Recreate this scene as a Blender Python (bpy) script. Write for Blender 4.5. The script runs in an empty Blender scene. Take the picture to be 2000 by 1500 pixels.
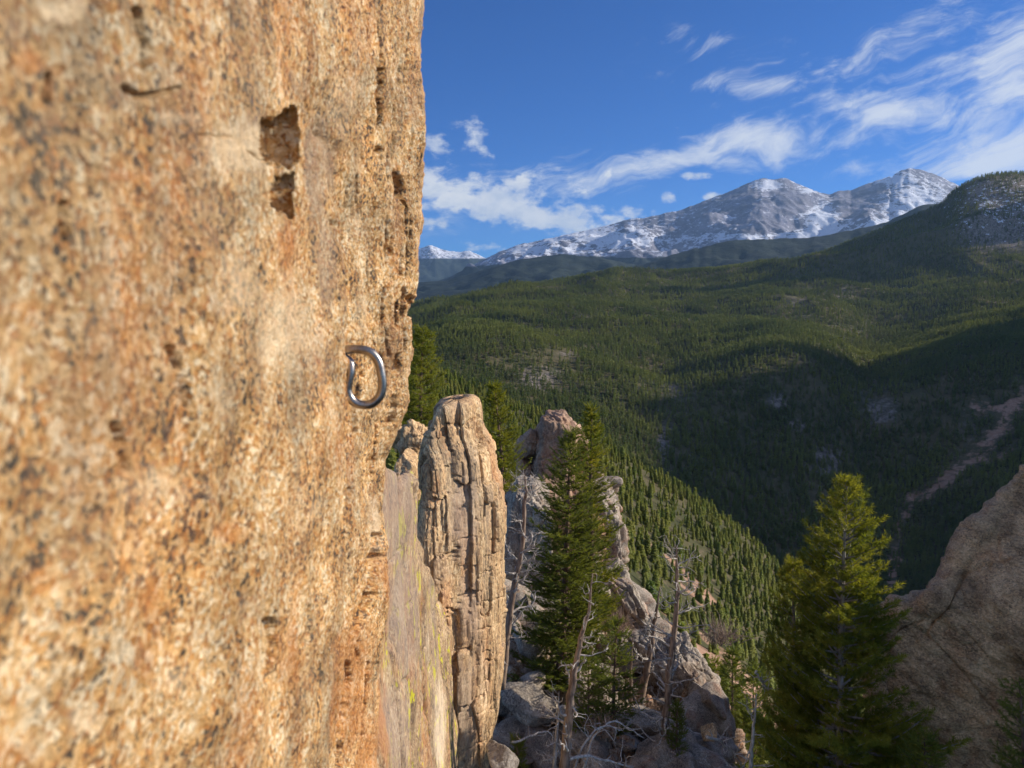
import bpy, math, random
import numpy as np
from mathutils import Vector

sc = bpy.context.scene
C = sc.collection
R = math.radians
PI = math.pi
random.seed(7)
rng = np.random.default_rng(7)

# ------------------------------------------------------------------ camera
FPX = 1444.0
PITCH = math.atan(150.0 / FPX)
cam_d = bpy.data.cameras.new('camera')
cam = bpy.data.objects.new('camera', cam_d)
C.objects.link(cam)
cam_d.sensor_width = 36
cam_d.lens = 26
cam_d.clip_start = 0.02
cam_d.clip_end = 120000
cam.location = (0, 0, 0)
cam.rotation_euler = (PI / 2 - PITCH, 0, 0)
cam_d.dof.use_dof = True
cam_d.dof.focus_distance = 3.3
cam_d.dof.aperture_fstop = 11.0
sc.camera = cam

# ------------------------------------------------------------------ sun, sky, exposure
SUN_AZ, SUN_EL = 82.0, 25.5            # degrees right of the view axis, above the horizon
LDIR = np.array([math.sin(R(SUN_AZ)) * math.cos(R(SUN_EL)), math.cos(R(SUN_AZ)) * math.cos(R(SUN_EL)), math.sin(R(SUN_EL))])
sun_d = bpy.data.lights.new('sun', 'SUN')
sun_d.energy = 5.0
sun_d.angle = R(0.53)
sun_d.color = (1.0, 0.89, 0.74)
sun = bpy.data.objects.new('sun', sun_d)
sun.rotation_euler = Vector(-LDIR).to_track_quat('-Z', 'Y').to_euler()
C.objects.link(sun)

sc.view_settings.view_transform = 'Standard'
sc.view_settings.look = 'None'
sc.view_settings.exposure = 0.35
sc.view_settings.gamma = 1.0
sc.view_settings.use_curve_mapping = False
sc.render.engine = 'CYCLES'
cy = sc.cycles
cy.use_denoising = True
cy.max_bounces = 6
cy.diffuse_bounces = 3
cy.glossy_bounces = 3
cy.transmission_bounces = 3
cy.volume_bounces = 0
cy.transparent_max_bounces = 6
cy.sample_clamp_indirect = 4
cy.use_adaptive_sampling = True
cy.adaptive_threshold = 0.02


class NT:
    """short hand for node trees"""
    def __init__(s, tree):
        s.t = tree
        tree.nodes.clear()

    def n(s, typ, props=None, **inp):
        nd = s.t.nodes.new(typ)
        for k, v in (props or {}).items():
            setattr(nd, k, v)
        for k, v in inp.items():
            key = int(k[1:]) if (k[0] == 'i' and k[1:].isdigit()) else k.replace('_', ' ')
            s.set(nd.inputs[key], v)
        return nd

    def set(s, sock, v):
        if isinstance(v, bpy.types.NodeSocket):
            s.t.links.new(v, sock)
        elif isinstance(v, bpy.types.Node):
            s.t.links.new(v.outputs[0], sock)
        else:
            if isinstance(v, (tuple, list)) and len(v) == 3 and sock.type == 'RGBA':
                v = (*v, 1)
            sock.default_value = v

    def m(s, op, a, b=0.0, c=None, clamp=False):
        nd = s.t.nodes.new('ShaderNodeMath')
        nd.operation = op
        nd.use_clamp = clamp
        s.set(nd.inputs[0], a)
        s.set(nd.inputs[1], b)
        if c is not None:
            s.set(nd.inputs[2], c)
        return nd.outputs[0]

    def ramp(s, fac, stops, interp='LINEAR'):
        nd = s.t.nodes.new('ShaderNodeValToRGB')
        nd.color_ramp.interpolation = interp
        el = nd.color_ramp.elements
        while len(el) < len(stops):
            el.new(0.5)
        for e, (p, c) in zip(el, stops):
            e.position = p
            e.color = (*c, 1) if isinstance(c, (tuple, list)) else (c, c, c, 1)
        s.set(nd.inputs[0], fac)
        return nd.outputs[0]

    def mix(s, fac, a, b, mode='MIX'):
        nd = s.t.nodes.new('ShaderNodeMix')
        nd.data_type = 'RGBA'
        nd.blend_type = mode
        s.set(nd.inputs[0], fac)
        s.set(nd.inputs[6], a)
        s.set(nd.inputs[7], b)
        return nd.outputs[2]

    def noise(s, vec, scale, detail=3, rough=0.55, dist=0.0):
        return s.n('ShaderNodeTexNoise', None, Vector=vec, Scale=scale, Detail=detail, Roughness=rough, Distortion=dist).outputs[0]

    def voro(s, vec, scale, feature='F1', rand=1.0):
        return s.n('ShaderNodeTexVoronoi', {'feature': feature}, Vector=vec, Scale=scale, Randomness=rand)

    def mapping(s, vec, scale=(1, 1, 1), rot=(0, 0, 0), loc=(0, 0, 0)):
        return s.n('ShaderNodeMapping', None, Vector=vec, Location=loc, Rotation=rot, Scale=scale).outputs[0]

    def mrange(s, v, a, b, c=0.0, d=1.0, interp='SMOOTHSTEP'):
        nd = s.t.nodes.new('ShaderNodeMapRange')
        nd.interpolation_type = interp
        for k, x in enumerate((v, a, b, c, d)):
            s.set(nd.inputs[k], x)
        return nd.outputs[0]


# ---- world: physical sky with clouds laid out by direction (azimuth / elevation)
world = bpy.data.worlds.new('World')
sc.world = world
world.use_nodes = True
w = NT(world.node_tree)
tc = w.n('ShaderNodeTexCoord')
sep = w.n('ShaderNodeSeparateXYZ', None, Vector=tc.outputs['Generated'])
sx, sy, sz = sep.outputs
AZ = w.m('ARCTAN2', sx, sy)
EL = w.m('ARCSINE', w.m('MINIMUM', w.m('MAXIMUM', sz, -1.0), 1.0))
sky = w.n('ShaderNodeTexSky', {'sky_type': 'NISHITA', 'sun_disc': False, 'sun_elevation': R(SUN_EL), 'sun_rotation': R(SUN_AZ),
                               'altitude': 2800.0, 'air_density': 1.0, 'dust_density': 0.35, 'ozone_density': 3.0})
comb = w.n('ShaderNodeCombineXYZ', None, X=AZ, Y=EL, Z=0.0)


def skyang(px, py):
    u = (px - 1000) / FPX
    az = math.atan(u)
    el = math.atan((600 - py) / FPX * math.cos(az))
    return az, el


def blob(px, py, hw, hh, ang, amp):
    az, el = skyang(px, py)
    mp = w.n('ShaderNodeMapping', {'vector_type': 'TEXTURE'}, Vector=comb, Location=(az, el, 0), Rotation=(0, 0, R(ang)),
             Scale=(hw / FPX, hh / FPX, 1))
    ln = w.n('ShaderNodeVectorMath', {'operation': 'LENGTH'}, i0=mp).outputs['Value']
    return w.m('MULTIPLY', w.mrange(ln, 0.0, 1.0, 1.0, 0.0), amp)


def total(lst):
    r = lst[0]
    for b in lst[1:]:
        r = w.m('ADD', r, b)
    return r


cirrus = total([blob(*a) for a in [
    (1230, 340, 280, 50, 16, .95), (1400, 290, 150, 36, 14, .7), (1470, 272, 120, 52, -8, .85), (1400, 328, 130, 22, -10, .5),
    (1440, 182, 200, 30, -8, .7), (1340, 98, 120, 36, 0, .42), (1600, 300, 340, 70, -3, .4), (1740, 230, 200, 40, -12, .95),
    (1950, 200, 170, 170, 20, .62), (1990, 85, 140, 60, 20, .85), (1900, 170, 220, 50, -10, .55), (1930, 310, 200, 56, 3, .95),
    (1740, 110, 200, 90, 20, .4), (1080, 345, 280, 60, 4, .6), (1560, 170, 500, 110, -10, .25), (860, 400, 200, 110, 0, .45),
    (1850, 30, 260, 60, 20, .35), (2200, 200, 300, 300, 0, .7), (1700, 330, 160, 26, 6, .55), (1480, 315, 260, 40, 4, .5), (1840, 345, 200, 30, 0, .7), (1620, 250, 200, 40, 8, .45)]])
cumulus = total([blob(*a) for a in [
    (925, 268, 52, 42, -10, .9), (945, 305, 34, 26, -50, .6), (850, 292, 66, 38, -12, .85), (848, 348, 46, 20, 0, .8),
    (900, 395, 150, 46, -14, .95), (1000, 420, 130, 48, -10, .95), (1130, 440, 160, 44, -2, 1.0), (980, 365, 210, 44, 3, .8), (1060, 405, 200, 60, -4, .6),
    (1350, 350, 62, 12, 0, 1.0), (1305, 392, 24, 20, 0, 1.0), (1386, 388, 28, 12, 0, .95), (1345, 268, 50, 13, -14, .7), (1222, 410, 22, 16, 0, .8),
    (1185, 343, 20, 18, 0, .8), (860, 440, 60, 22, 0, .7), (950, 485, 90, 22, -12, .6), (780, 380, 160, 160, 0, .6), (1240, 415, 60, 20, 0, .5)]])
# wispy, streaked noise
wc = w.mapping(comb, (1, 1, 1), (0, 0, R(-12)))
warp = w.n('ShaderNodeTexNoise', None, Vector=wc, Scale=7.0, Detail=3.0)
wv = w.n('ShaderNodeVectorMath', {'operation': 'MULTIPLY_ADD'}, i0=warp.outputs['Color'], i1=(.16, .10, 0), i2=wc).outputs[0]
wn = w.noise(w.mapping(wv, (7.5, 24, 1)), 1.7, 10, 0.66)
wn2 = w.noise(w.mapping(wv, (16, 40, 1)), 2.0, 6, 0.6)
wn = w.m('ADD', w.m('MULTIPLY', wn, .72), w.m('MULTIPLY', wn2, .28))
# bright cloud added outside the view, thickened to lift the shadow fill
fill_cloud = w.mrange(w.noise(w.mapping(wv, (2.0, 4.0, 1)), 1.1, 4, .5), .38, .60, 0.0, 1.25)
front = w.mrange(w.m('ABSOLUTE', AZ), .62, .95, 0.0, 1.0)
cir_m = w.m('ADD', cirrus, w.m('MULTIPLY', fill_cloud, front))
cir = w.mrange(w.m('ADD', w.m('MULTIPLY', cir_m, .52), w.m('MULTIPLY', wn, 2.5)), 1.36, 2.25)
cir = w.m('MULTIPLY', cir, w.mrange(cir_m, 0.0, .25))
cn = w.noise(w.mapping(comb, (9, 15, 1)), 3.2, 9, 0.60)
cum = w.mrange(w.m('ADD', w.m('MULTIPLY', cumulus, .50), w.m('MULTIPLY', cn, 1.9)), 1.12, 1.62)
cum = w.m('MULTIPLY', cum, w.mrange(cumulus, 0.0, .2))
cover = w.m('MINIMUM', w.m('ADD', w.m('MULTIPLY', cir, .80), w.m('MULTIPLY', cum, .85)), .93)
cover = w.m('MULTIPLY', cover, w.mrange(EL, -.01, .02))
cn2 = w.noise(w.mapping(comb, (9, 15, 1), (0, 0, 0), (.02, -.06, 0)), 2.2, 6, 0.6)
ccol = w.mix(w.mrange(cn2, .35, .62), (.93, .94, .95), (.52, .62, .78))
ccol = w.mix(w.m('MULTIPLY', cum, .55), (.88, .92, .97), ccol)
# warm the blue of the physical sky slightly towards the photograph's camera profile
skyc = w.mix(1.0, sky.outputs[0], (.24, .62, 1.14), 'MULTIPLY')
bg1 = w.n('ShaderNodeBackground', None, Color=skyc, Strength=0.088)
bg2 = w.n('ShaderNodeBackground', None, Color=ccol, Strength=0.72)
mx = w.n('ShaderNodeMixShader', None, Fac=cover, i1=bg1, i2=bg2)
out = w.n('ShaderNodeOutputWorld', None, Surface=mx)


# ------------------------------------------------------------------ projection helper: pixel of the 2000x1500 photo + depth -> world
def PT(px, py, Y):
    px = np.asarray(px, float)
    py = np.asarray(py, float)
    Y = np.asarray(Y, float)
    u = (px - 1000) / FPX
    v = (750 - py) / FPX
    ca, sa = math.cos(PITCH), math.sin(PITCH)
    dy = ca + v * sa
    dz = -sa + v * ca
    return np.stack(np.broadcast_arrays(u / dy * Y, Y * 1.0, dz / dy * Y), -1)


def pt(px, py, Y):
    return tuple(float(a) for a in PT(px, py, Y))


# ------------------------------------------------------------------ numpy noise
def _h(ix, iy, iz, seed):
    h = (ix.astype(np.int64) * 374761393 + iy.astype(np.int64) * 668265263 + iz.astype(np.int64) * 1274126177 + seed * 974634777) & 0xFFFFFFFF
    h = ((h ^ (h >> 13)) * 1274126177) & 0xFFFFFFFF
    h = ((h ^ (h >> 15)) * 2246822519) & 0xFFFFFFFF
    return ((h ^ (h >> 16)) & 0xFFFFFF) / float(0xFFFFFF)


def vnoise(p, seed=0):
    i = np.floor(p).astype(np.int64)
    f = p - i
    f = f * f * f * (f * (f * 6 - 15) + 10)
    r = 0
    for dx in (0, 1):
        wx = f[..., 0] if dx else 1 - f[..., 0]
        for dy in (0, 1):
            wy = f[..., 1] if dy else 1 - f[..., 1]
            for dz in (0, 1):
                wz = f[..., 2] if dz else 1 - f[..., 2]
                r = r + wx * wy * wz * _h(i[..., 0] + dx, i[..., 1] + dy, i[..., 2] + dz, seed)
    return r * 2 - 1


ROT = np.array([[.36, .48, -.8], [-.8, .6, 0], [.48, .64, .6]])


def fbm(p, octv=4, seed=0, gain=.5, lac=2.03):
    a, r, q = 1.0, 0, np.asarray(p, float)
    for k in range(octv):
        r = r + a * vnoise(q, seed + k)
        q = (q @ ROT.T) * lac + 11.3
        a *= gain
    return r


def ridged(p, octv=5, seed=0, gain=.5, lac=2.1):
    a, r, q = 1.0, 0, np.asarray(p, float)
    for k in range(octv):
        n = 1 - np.abs(vnoise(q, seed + k))
        r = r + a * n * n
        q = (q @ ROT.T) * lac + 5.7
        a *= gain
    return r


def worley(p, seed=0, jit=.9):
    i = np.floor(p).astype(np.int64)
    F1 = np.full(p.shape[:-1], 9.0)
    F2 = F1.copy()
    ID = np.zeros(p.shape[:-1])
    for dx in (-1, 0, 1):
        for dy in (-1, 0, 1):
            for dz in (-1, 0, 1):
                c = i + np.array([dx, dy, dz])
                q = [c[..., k] + .5 + jit * (_h(c[..., 0], c[..., 1], c[..., 2], seed + 17 * k) - .5) for k in range(3)]
                d = (q[0] - p[..., 0]) ** 2 + (q[1] - p[..., 1]) ** 2 + (q[2] - p[..., 2]) ** 2
                idn = _h(c[..., 0], c[..., 1], c[..., 2], seed + 91)
                near = d < F1
                F2 = np.where(near, F1, np.minimum(F2, d))
                ID = np.where(near, idn, ID)
                F1 = np.where(near, d, F1)
    return np.sqrt(F1), np.sqrt(F2), ID


def sstep(a, b, x):
    t = np.clip((x - a) / (b - a), 0, 1)
    return t * t * (3 - 2 * t)


# ------------------------------------------------------------------ mesh helpers
def mesh_np(name, V, F, mat=None, parent=None, smooth=True, loc=None, uvcol=None, link=True, mats=None, midx=None):
    """V (n,3), F (m,3) or (m,4) -> one mesh object"""
    V = np.asarray(V, np.float32)
    F = np.asarray(F, np.int32)
    if loc is not None:
        V = V - np.asarray(loc, np.float32)
    me = bpy.data.meshes.new(name)
    k = F.shape[1]
    me.vertices.add(len(V))
    me.vertices.foreach_set('co', V.ravel())
    me.loops.add(F.size)
    me.loops.foreach_set('vertex_index', F.ravel())
    me.polygons.add(len(F))
    me.polygons.foreach_set('loop_start', np.arange(0, F.size, k, dtype=np.int32))
    me.polygons.foreach_set('use_smooth', np.full(len(F), smooth))
    if mats:
        for m_ in mats:
            me.materials.append(m_)
        me.polygons.foreach_set('material_index', np.asarray(midx, np.int32))
    elif mat:
        me.materials.append(mat)
    me.update(calc_edges=True)
    if uvcol is not None:
        at = me.color_attributes.new('tint', 'FLOAT_COLOR', 'POINT')
        at.data.foreach_set('color', np.asarray(uvcol, np.float32).ravel())
    if not link:
        return me
    o = bpy.data.objects.new(name, me)
    if loc is not None:
        o.location = [float(a) for a in loc]
    C.objects.link(o)
    if parent:
        o.parent = parent
    return o


def grid_faces(nu, nv, wrap=False):
    i = np.arange(nu if wrap else nu - 1)[:, None]
    j = np.arange(nv - 1)[None, :]
    i2 = (i + 1) % nu
    a = i * nv + j
    b = i2 * nv + j
    c = i2 * nv + j + 1
    d = i * nv + j + 1
    return np.stack(np.broadcast_arrays(a, b, c, d), -1).reshape(-1, 4)


def normals(P):
    du = np.gradient(P, axis=0)
    dv = np.gradient(P, axis=1)
    n = np.cross(du, dv)
    return n / (np.linalg.norm(n, axis=-1, keepdims=True) + 1e-12)


def catmull(A, n, axis=0, clampy=True):
    """resample A along axis to n samples, Catmull-Rom"""
    A = np.moveaxis(np.asarray(A, float), axis, 0)
    m = A.shape[0]
    t = np.linspace(0, m - 1, n)
    i = np.clip(np.floor(t).astype(int), 0, m - 2)
    f = (t - i).reshape((-1,) + (1,) * (A.ndim - 1))
    p1, p2 = A[i], A[i + 1]
    p0 = np.where((i > 0).reshape(f.shape), A[np.maximum(i - 1, 0)], 2 * p1 - p2)
    p3 = np.where((i < m - 2).reshape(f.shape), A[np.minimum(i + 2, m - 1)], 2 * p2 - p1)
    r = .5 * ((2 * p1) + (-p0 + p2) * f + (2 * p0 - 5 * p1 + 4 * p2 - p3) * f ** 2 + (-p0 + 3 * p1 - 3 * p2 + p3) * f ** 3)
    return np.moveaxis(r, 0, axis)


def tube_arrays(pts, rad, sides=6, cap=True, squash=None):
    """tube along polyline -> V, F(quads)"""
    P = np.asarray(pts, float)
    n = len(P)
    T = np.gradient(P, axis=0)
    T /= np.linalg.norm(T, axis=1, keepdims=True) + 1e-12
    up = np.array([0, 0, 1.0]) if abs(T[0][2]) < .8 else np.array([1.0, 0, 0])
    rad = np.broadcast_to(np.asarray(rad, float), (n,))
    Vs = []
    for k in range(n):
        a = np.cross(T[k], up)
        a /= np.linalg.norm(a) + 1e-12
        b = np.cross(a, T[k])
        up = b
        th = np.arange(sides) * 2 * PI / sides
        Vs.append(P[k] + rad[k] * (np.cos(th)[:, None] * a + np.sin(th)[:, None] * b))
    V = np.concatenate(Vs)
    F = []
    for k in range(n - 1):
        for s in range(sides):
            s2 = (s + 1) % sides
            F.append((k * sides + s, k * sides + s2, (k + 1) * sides + s2, (k + 1) * sides + s))
    if cap:
        c = len(V)
        V = np.vstack([V, P[0], P[-1]])
        for s in range(sides):
            s2 = (s + 1) % sides
            F.append((s2, s, c, c))
            F.append(((n - 1) * sides + s, (n - 1) * sides + s2, c + 1, c + 1))
    return V, np.array(F)


def fix_quads(F):
    """degenerate quads (tri caps) -> all triangles"""
    F = np.asarray(F)
    t1 = F[:, [0, 1, 2]]
    t2 = F[:, [0, 2, 3]]
    t2 = t2[t2[:, 1] != t2[:, 2]]
    return np.vstack([t1, t2])


class Bag:
    """collects pieces that become one mesh"""
    def __init__(s):
        s.V, s.F, s.n = [], [], 0

    def add(s, V, F):
        F = np.asarray(F)
        if F.shape[1] == 4:
            F = fix_quads(F)
        s.V.append(np.asarray(V, float))
        s.F.append(F + s.n)
        s.n += len(V)

    def tube(s, pts, rad, sides=6):
        s.add(*tube_arrays(pts, rad, sides))

    def build(s, name, mat, parent=None, loc=None, smooth=True):
        return mesh_np(name, np.vstack(s.V), np.vstack(s.F), mat, parent, smooth, loc)


def tag(o, label=None, cat=None, group=None, kind=None):
    if label:
        o['label'] = label
    if cat:
        o['category'] = cat
    if group:
        o['group'] = group
    if kind:
        o['kind'] = kind
    return o


def empty(name, loc=(0, 0, 0)):
    o = bpy.data.objects.new(name, None)
    o.location = [float(a) for a in loc]
    o.empty_display_size = .2
    C.objects.link(o)
    return o


def add(o, name, bag, mat, kind=None, smooth=True):
    """child mesh of empty o, vertices given in o's own frame"""
    c = bag.build(name, mat, o, None, smooth)
    if kind:
        c['kind'] = kind
    return c


# ------------------------------------------------------------------ materials
def new_mat(name):
    m = bpy.data.materials.new(name)
    m.use_nodes = True
    return m, NT(m.node_tree)


def finish(t, color, rough=.85, normal=None, spec=.3, metal=0.0):
    b = t.n('ShaderNodeBsdfPrincipled', None, Base_Color=color, Roughness=rough, Metallic=metal)
    t.set(b.inputs['Specular IOR Level'], spec)
    if normal is not None:
        t.set(b.inputs['Normal'], normal)
    t.n('ShaderNodeOutputMaterial', None, Surface=b)
    return b


def bump(t, h, strength, dist, normal=None):
    b = t.n('ShaderNodeBump', None, Strength=strength, Distance=dist, Height=h)
    if normal is not None:
        t.set(b.inputs['Normal'], normal)
    return b.outputs[0]


def mat_granite(name, grain, pal, tint, rust, grey, dark=.5, streak=1.0, lichen=0.0, bumpd=None, contrast=1.0, seedloc=0.0, big=1.0, painted=False, glint=False):
    """coarse crystalline rock: voronoi grains, patchy weathering, bumps at three scales"""
    m, t = new_mat(name)
    tc = t.n('ShaderNodeTexCoord')
    P = t.mapping(tc.outputs['Object'], (1, 1, 1 / streak), (0, 0, 0), (seedloc, seedloc * .7, -seedloc))
    wn = t.n('ShaderNodeTexNoise', None, Vector=P, Scale=.45 / grain, Detail=3.0)
    Pw = t.n('ShaderNodeVectorMath', {'operation': 'MULTIPLY_ADD'}, i0=wn.outputs['Color'], i1=(grain * 1.8,) * 3, i2=P).outputs[0]
    v1 = t.voro(Pw, 1 / grain)
    c1 = t.n('ShaderNodeSeparateColor', None, Color=v1.outputs['Color'])
    patch = t.noise(P, .07 / grain * big, 4, .6)
    sel = t.m('ADD', t.m('MULTIPLY', c1.outputs[0], .78), t.m('MULTIPLY', t.m('SUBTRACT', patch, .42), 1.5))
    sel = t.m('ADD', sel, t.m('MULTIPLY', t.m('SUBTRACT', t.noise(P, .8 / grain, 3, .7), .5), .35 * contrast))
    col = t.ramp(sel, pal)
    fine = t.noise(Pw, 2.2 / grain, 4, .7)
    col = t.mix(.50 * contrast, col, t.ramp(fine, [(.28, .40), (.5, .88), (.72, 1.25)]), 'MULTIPLY')
    tone = t.noise(P, .045 / grain, 5, .62)      # broad mineral banding: paler and duskier areas
    col = t.mix(.8, col, t.ramp(tone, [(.30, .48), (.5, .97), (.68, 1.38)]), 'MULTIPLY')
    # weathering: rust and grey films in patches of their own
    rn = t.noise(t.mapping(P, (1, 1, .45)), .035 / grain * big, 6, .62, .6)
    col = t.mix(t.m('MULTIPLY', t.mrange(rn, .50, .70), rust), col, t.mix(.75, col, (.50, .17, .045), 'MIX'))
    gn = t.noise(t.mapping(P, (1, 1, .5), (0, 0, 0), (3.3, 1.1, 7.7)), .028 / grain * big, 6, .6, .5)
    col = t.mix(t.m('MULTIPLY', t.mrange(gn, .47, .66), grey), col, t.mix(.65, col, (.23, .22, .20), 'MIX'))
    # dark mica specks
    s1 = t.noise(t.mapping(Pw, (1, 1, 1), (0, 0, 0), (5.1, 2.2, 1.3)), .75 / grain, 4, .7)
    spk = t.m('ADD', s1, t.m('MULTIPLY', t.m('SUBTRACT', t.noise(P, .12 / grain, 3, .6), .5), .35))
    spk = t.m('MULTIPLY', t.mrange(spk, .57, .65), dark)
    col = t.mix(spk, col, (.06, .052, .055))
    if lichen > 0:
        ln = t.noise(t.mapping(P, (1, 1, .8)), .16 / grain, 7, .7, .3)
        lb = t.noise(t.mapping(P, (1, 1, .25), (0, 0, 0), (9, 9, 9)), .012 / grain, 2, .5)
        col = t.mix(t.m('MULTIPLY', t.m('MULTIPLY', t.mrange(ln, .56, .62), t.mrange(lb, .40, .56)), lichen), col, (.50, .50, .03))
    if painted:
        at = t.n('ShaderNodeAttribute', {'attribute_name': 'tint'})
        ch = t.n('ShaderNodeSeparateColor', None, Color=at.outputs['Color'])
        jn = t.m('MULTIPLY', t.m('SUBTRACT', t.noise(P, .16 / grain, 6, .68), .5), 1.5)
        def film(k, colr, amt):
            nonlocal col
            f_ = t.m('MULTIPLY', t.mrange(t.m('ADD', ch.outputs[k], t.m('MULTIPLY', jn, t.m('MINIMUM', t.m('MULTIPLY', ch.outputs[k], 3.0), 1.0))), .18, .85), amt)
            col = t.mix(f_, col, t.mix(.62, col, colr, 'MIX'))
        film(0, (.30, .25, .24), .85)
        film(1, (.52, .21, .06), .75)
        film(2, (.86, .77, .66), .9)
    col = t.mix(1.0, col, tint, 'MULTIPLY')
    bd = bumpd or grain * .5
    h = t.m('ADD', t.m('MULTIPLY', v1.outputs['Distance'], .35), t.m('MULTIPLY', fine, .9))
    nrm = bump(t, h, .75, bd)
    nrm = bump(t, t.noise(P, .22 / grain, 5, .65), .7, bd * 3.2, nrm)
    rg = t.mrange(c1.outputs[2], .0, 1.0, .55, .95)
    if glint:
        rg = t.m('SUBTRACT', rg, t.m('MULTIPLY', t.mrange(c1.outputs[2], .05, .04), .38))
    finish(t, col, rg, nrm, .35)
    return m


PAL_WALL = [(.0, (.05, .045, .05)), (.12, (.18, .15, .12)), (.25, (.52, .25, .09)), (.42, (.66, .42, .19)), (.58, (.74, .53, .30)), (.74, (.80, .62, .42)), (.93, (.95, .88, .76))]
M_wall = mat_granite('granite_wall_rock', .0033, PAL_WALL, (1.0, .875, .66), .42, .65, .9, .95, 0, .0030, 1.35, painted=True, glint=True)
PAL_PIN = [(.02, (.14, .11, .09)), (.3, (.30, .21, .14)), (.55, (.43, .31, .20)), (.85, (.52, .41, .28)), (.97, (.58, .5, .38))]
M_pin = mat_granite('pinnacle_rock', .022, PAL_PIN, (1.34, 1.20, .95), .3, .5, .45, 2.6, 0, .012, .9, 4.0, painted=True)
M_slab = mat_granite('slab_rock', .017, PAL_PIN, (1.08, 1.0, .86), .45, .55, .7, 2.2, 1.0, .010, 1.1, 1.0, painted=True)
PAL_GREY = [(.02, (.14, .12, .105)), (.3, (.29, .25, .215)), (.6, (.41, .36, .30)), (.95, (.52, .47, .41))]
M_grey = mat_granite('grey_talus_rock', .03, PAL_GREY, (1, .97, .93), .35, .4, .4, 1.5, 0, .02, .8, 2.0)
M_slope = mat_granite('rocky_slope_soil', .03, [(.02, (.12, .085, .06)), (.25, (.26, .17, .10)), (.42, (.30, .23, .17)), (.7, (.36, .32, .28)), (.95, (.44, .40, .35))], (1.05, .97, .88), .8, .3, .4, 1.2, 0, .02, .9, 3.0)
PAL_PINK = [(.02, (.17, .12, .10)), (.3, (.30, .215, .165)), (.6, (.38, .28, .22)), (.95, (.46, .36, .28))]
M_pink = mat_granite('outcrop_rock', .035, PAL_PINK, (1.15, 1.0, .86), .35, .35, .3, 1.4, 0, .02, .8, 6.0)
M_dome = mat_granite('dome_rock', .03, [(.02, (.16, .12, .09)), (.35, (.30, .22, .155)), (.65, (.38, .285, .20)), (.95, (.46, .37, .28))],
                     (1.66, 1.43, 1.06), .25, .3, .45, .8, 0, .026, .9, 8.0, 1.3)


def mat_simple(name, col, col2, scale, rough=.8, bumps=.3, bd=.01, stretch=(1, 1, 1)):
    m, t = new_mat(name)
    tc = t.n('ShaderNodeTexCoord')
    P = t.mapping(tc.outputs['Object'], stretch)
    n = t.noise(P, scale, 6, .65)
    c = t.mix(t.mrange(n, .35, .65), col, col2)
    finish(t, c, rough, bump(t, n, bumps, bd))
    return m


M_steel = None
m, t = new_mat('brushed_steel')
tc = t.n('ShaderNodeTexCoord')
n1 = t.noise(tc.outputs['Object'], 900, 3, .6)
n2 = t.noise(tc.outputs['Object'], 90, 4, .6)
finish(t, t.mix(t.mrange(n2, .4, .7), (.40, .365, .33), (.25, .22, .20)), t.mrange(n1, .3, .7, .26, .42), bump(t, n1, .08, .0004), .5, 1.0)
M_steel = m
M_bark = mat_simple('brown_bark', (.10, .065, .045), (.22, .15, .105), 14, .95, .8, .02, (1, 1, .3))
M_barkgrey = mat_simple('grey_bark', (.20, .17, .14), (.42, .38, .33), 18, .95, .8, .012, (1, 1, .3))
M_silver = mat_simple('silver_dead_wood', (.27, .24, .215), (.60, .56, .51), 25, .8, .5, .006, (1, 1, .3))
M_brownwood = mat_simple('brown_dead_wood', (.15, .10, .075), (.34, .26, .20), 16, .85, .7, .01, (1, 1, .25))


def mat_leaf(name, ca, cb, cc, nscale=3.0, trans=.35, world_noise=False):
    m, t = new_mat(name)
    tc = t.n('ShaderNodeTexCoord')
    oi = t.n('ShaderNodeObjectInfo')
    if world_noise:      # stands of different kind and age across the hills
        ps = t.n('ShaderNodeNewGeometry').outputs['Position']
        n = t.noise(ps, nscale, 6, .66)
        c = t.mix(t.mrange(n, .40, .62), ca, cb)
        grey = t.mrange(t.noise(t.mapping(ps, (1, 1, 1), (0, 0, 0), (311, 97, 5)), nscale * 1.7, 6, .7), .54, .70)
        c = t.mix(t.m('MULTIPLY', grey, .55), c, (.17, .15, .13))
    else:
        n = t.noise(tc.outputs['Object'], nscale, 3, .6)
        c = t.mix(t.mrange(n, .36, .66), ca, cb)
    c = t.mix(t.m('MULTIPLY', oi.outputs['Random'], .7), c, cc)
    d = t.n('ShaderNodeBsdfPrincipled', None, Base_Color=c, Roughness=.6)
    t.set(d.inputs['Specular IOR Level'], .25)
    tr = t.n('ShaderNodeBsdfTranslucent', None, Color=t.mix(1.0, c, (1.35, 1.25, .5), 'MULTIPLY'))
    mxs = t.n('ShaderNodeMixShader', None, Fac=trans, i1=d, i2=tr)
    t.n('ShaderNodeOutputMaterial', None, Surface=mxs)
    return m


M_fir = mat_leaf('fir_needles', (.11, .155, .034), (.21, .24, .05), (.15, .175, .045), 3.0, .5)
M_pine = mat_leaf('limber_pine_needles', (.13, .17, .028), (.34, .33, .055), (.20, .22, .035), 2.0, .5)
M_far = mat_leaf('far_forest_needles', (.085, .135, .028), (.24, .28, .060), (.18, .19, .06), .0045, .4, True)
M_mid = mat_leaf('hillside_pine_needles', (.15, .215, .045), (.30, .34, .08), (.33, .32, .09), .03, .45, True)
M_shrub = mat_simple('brown_brush_twigs', (.22, .15, .11), (.38, .28, .21), 6, .9, .2, .01)


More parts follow.
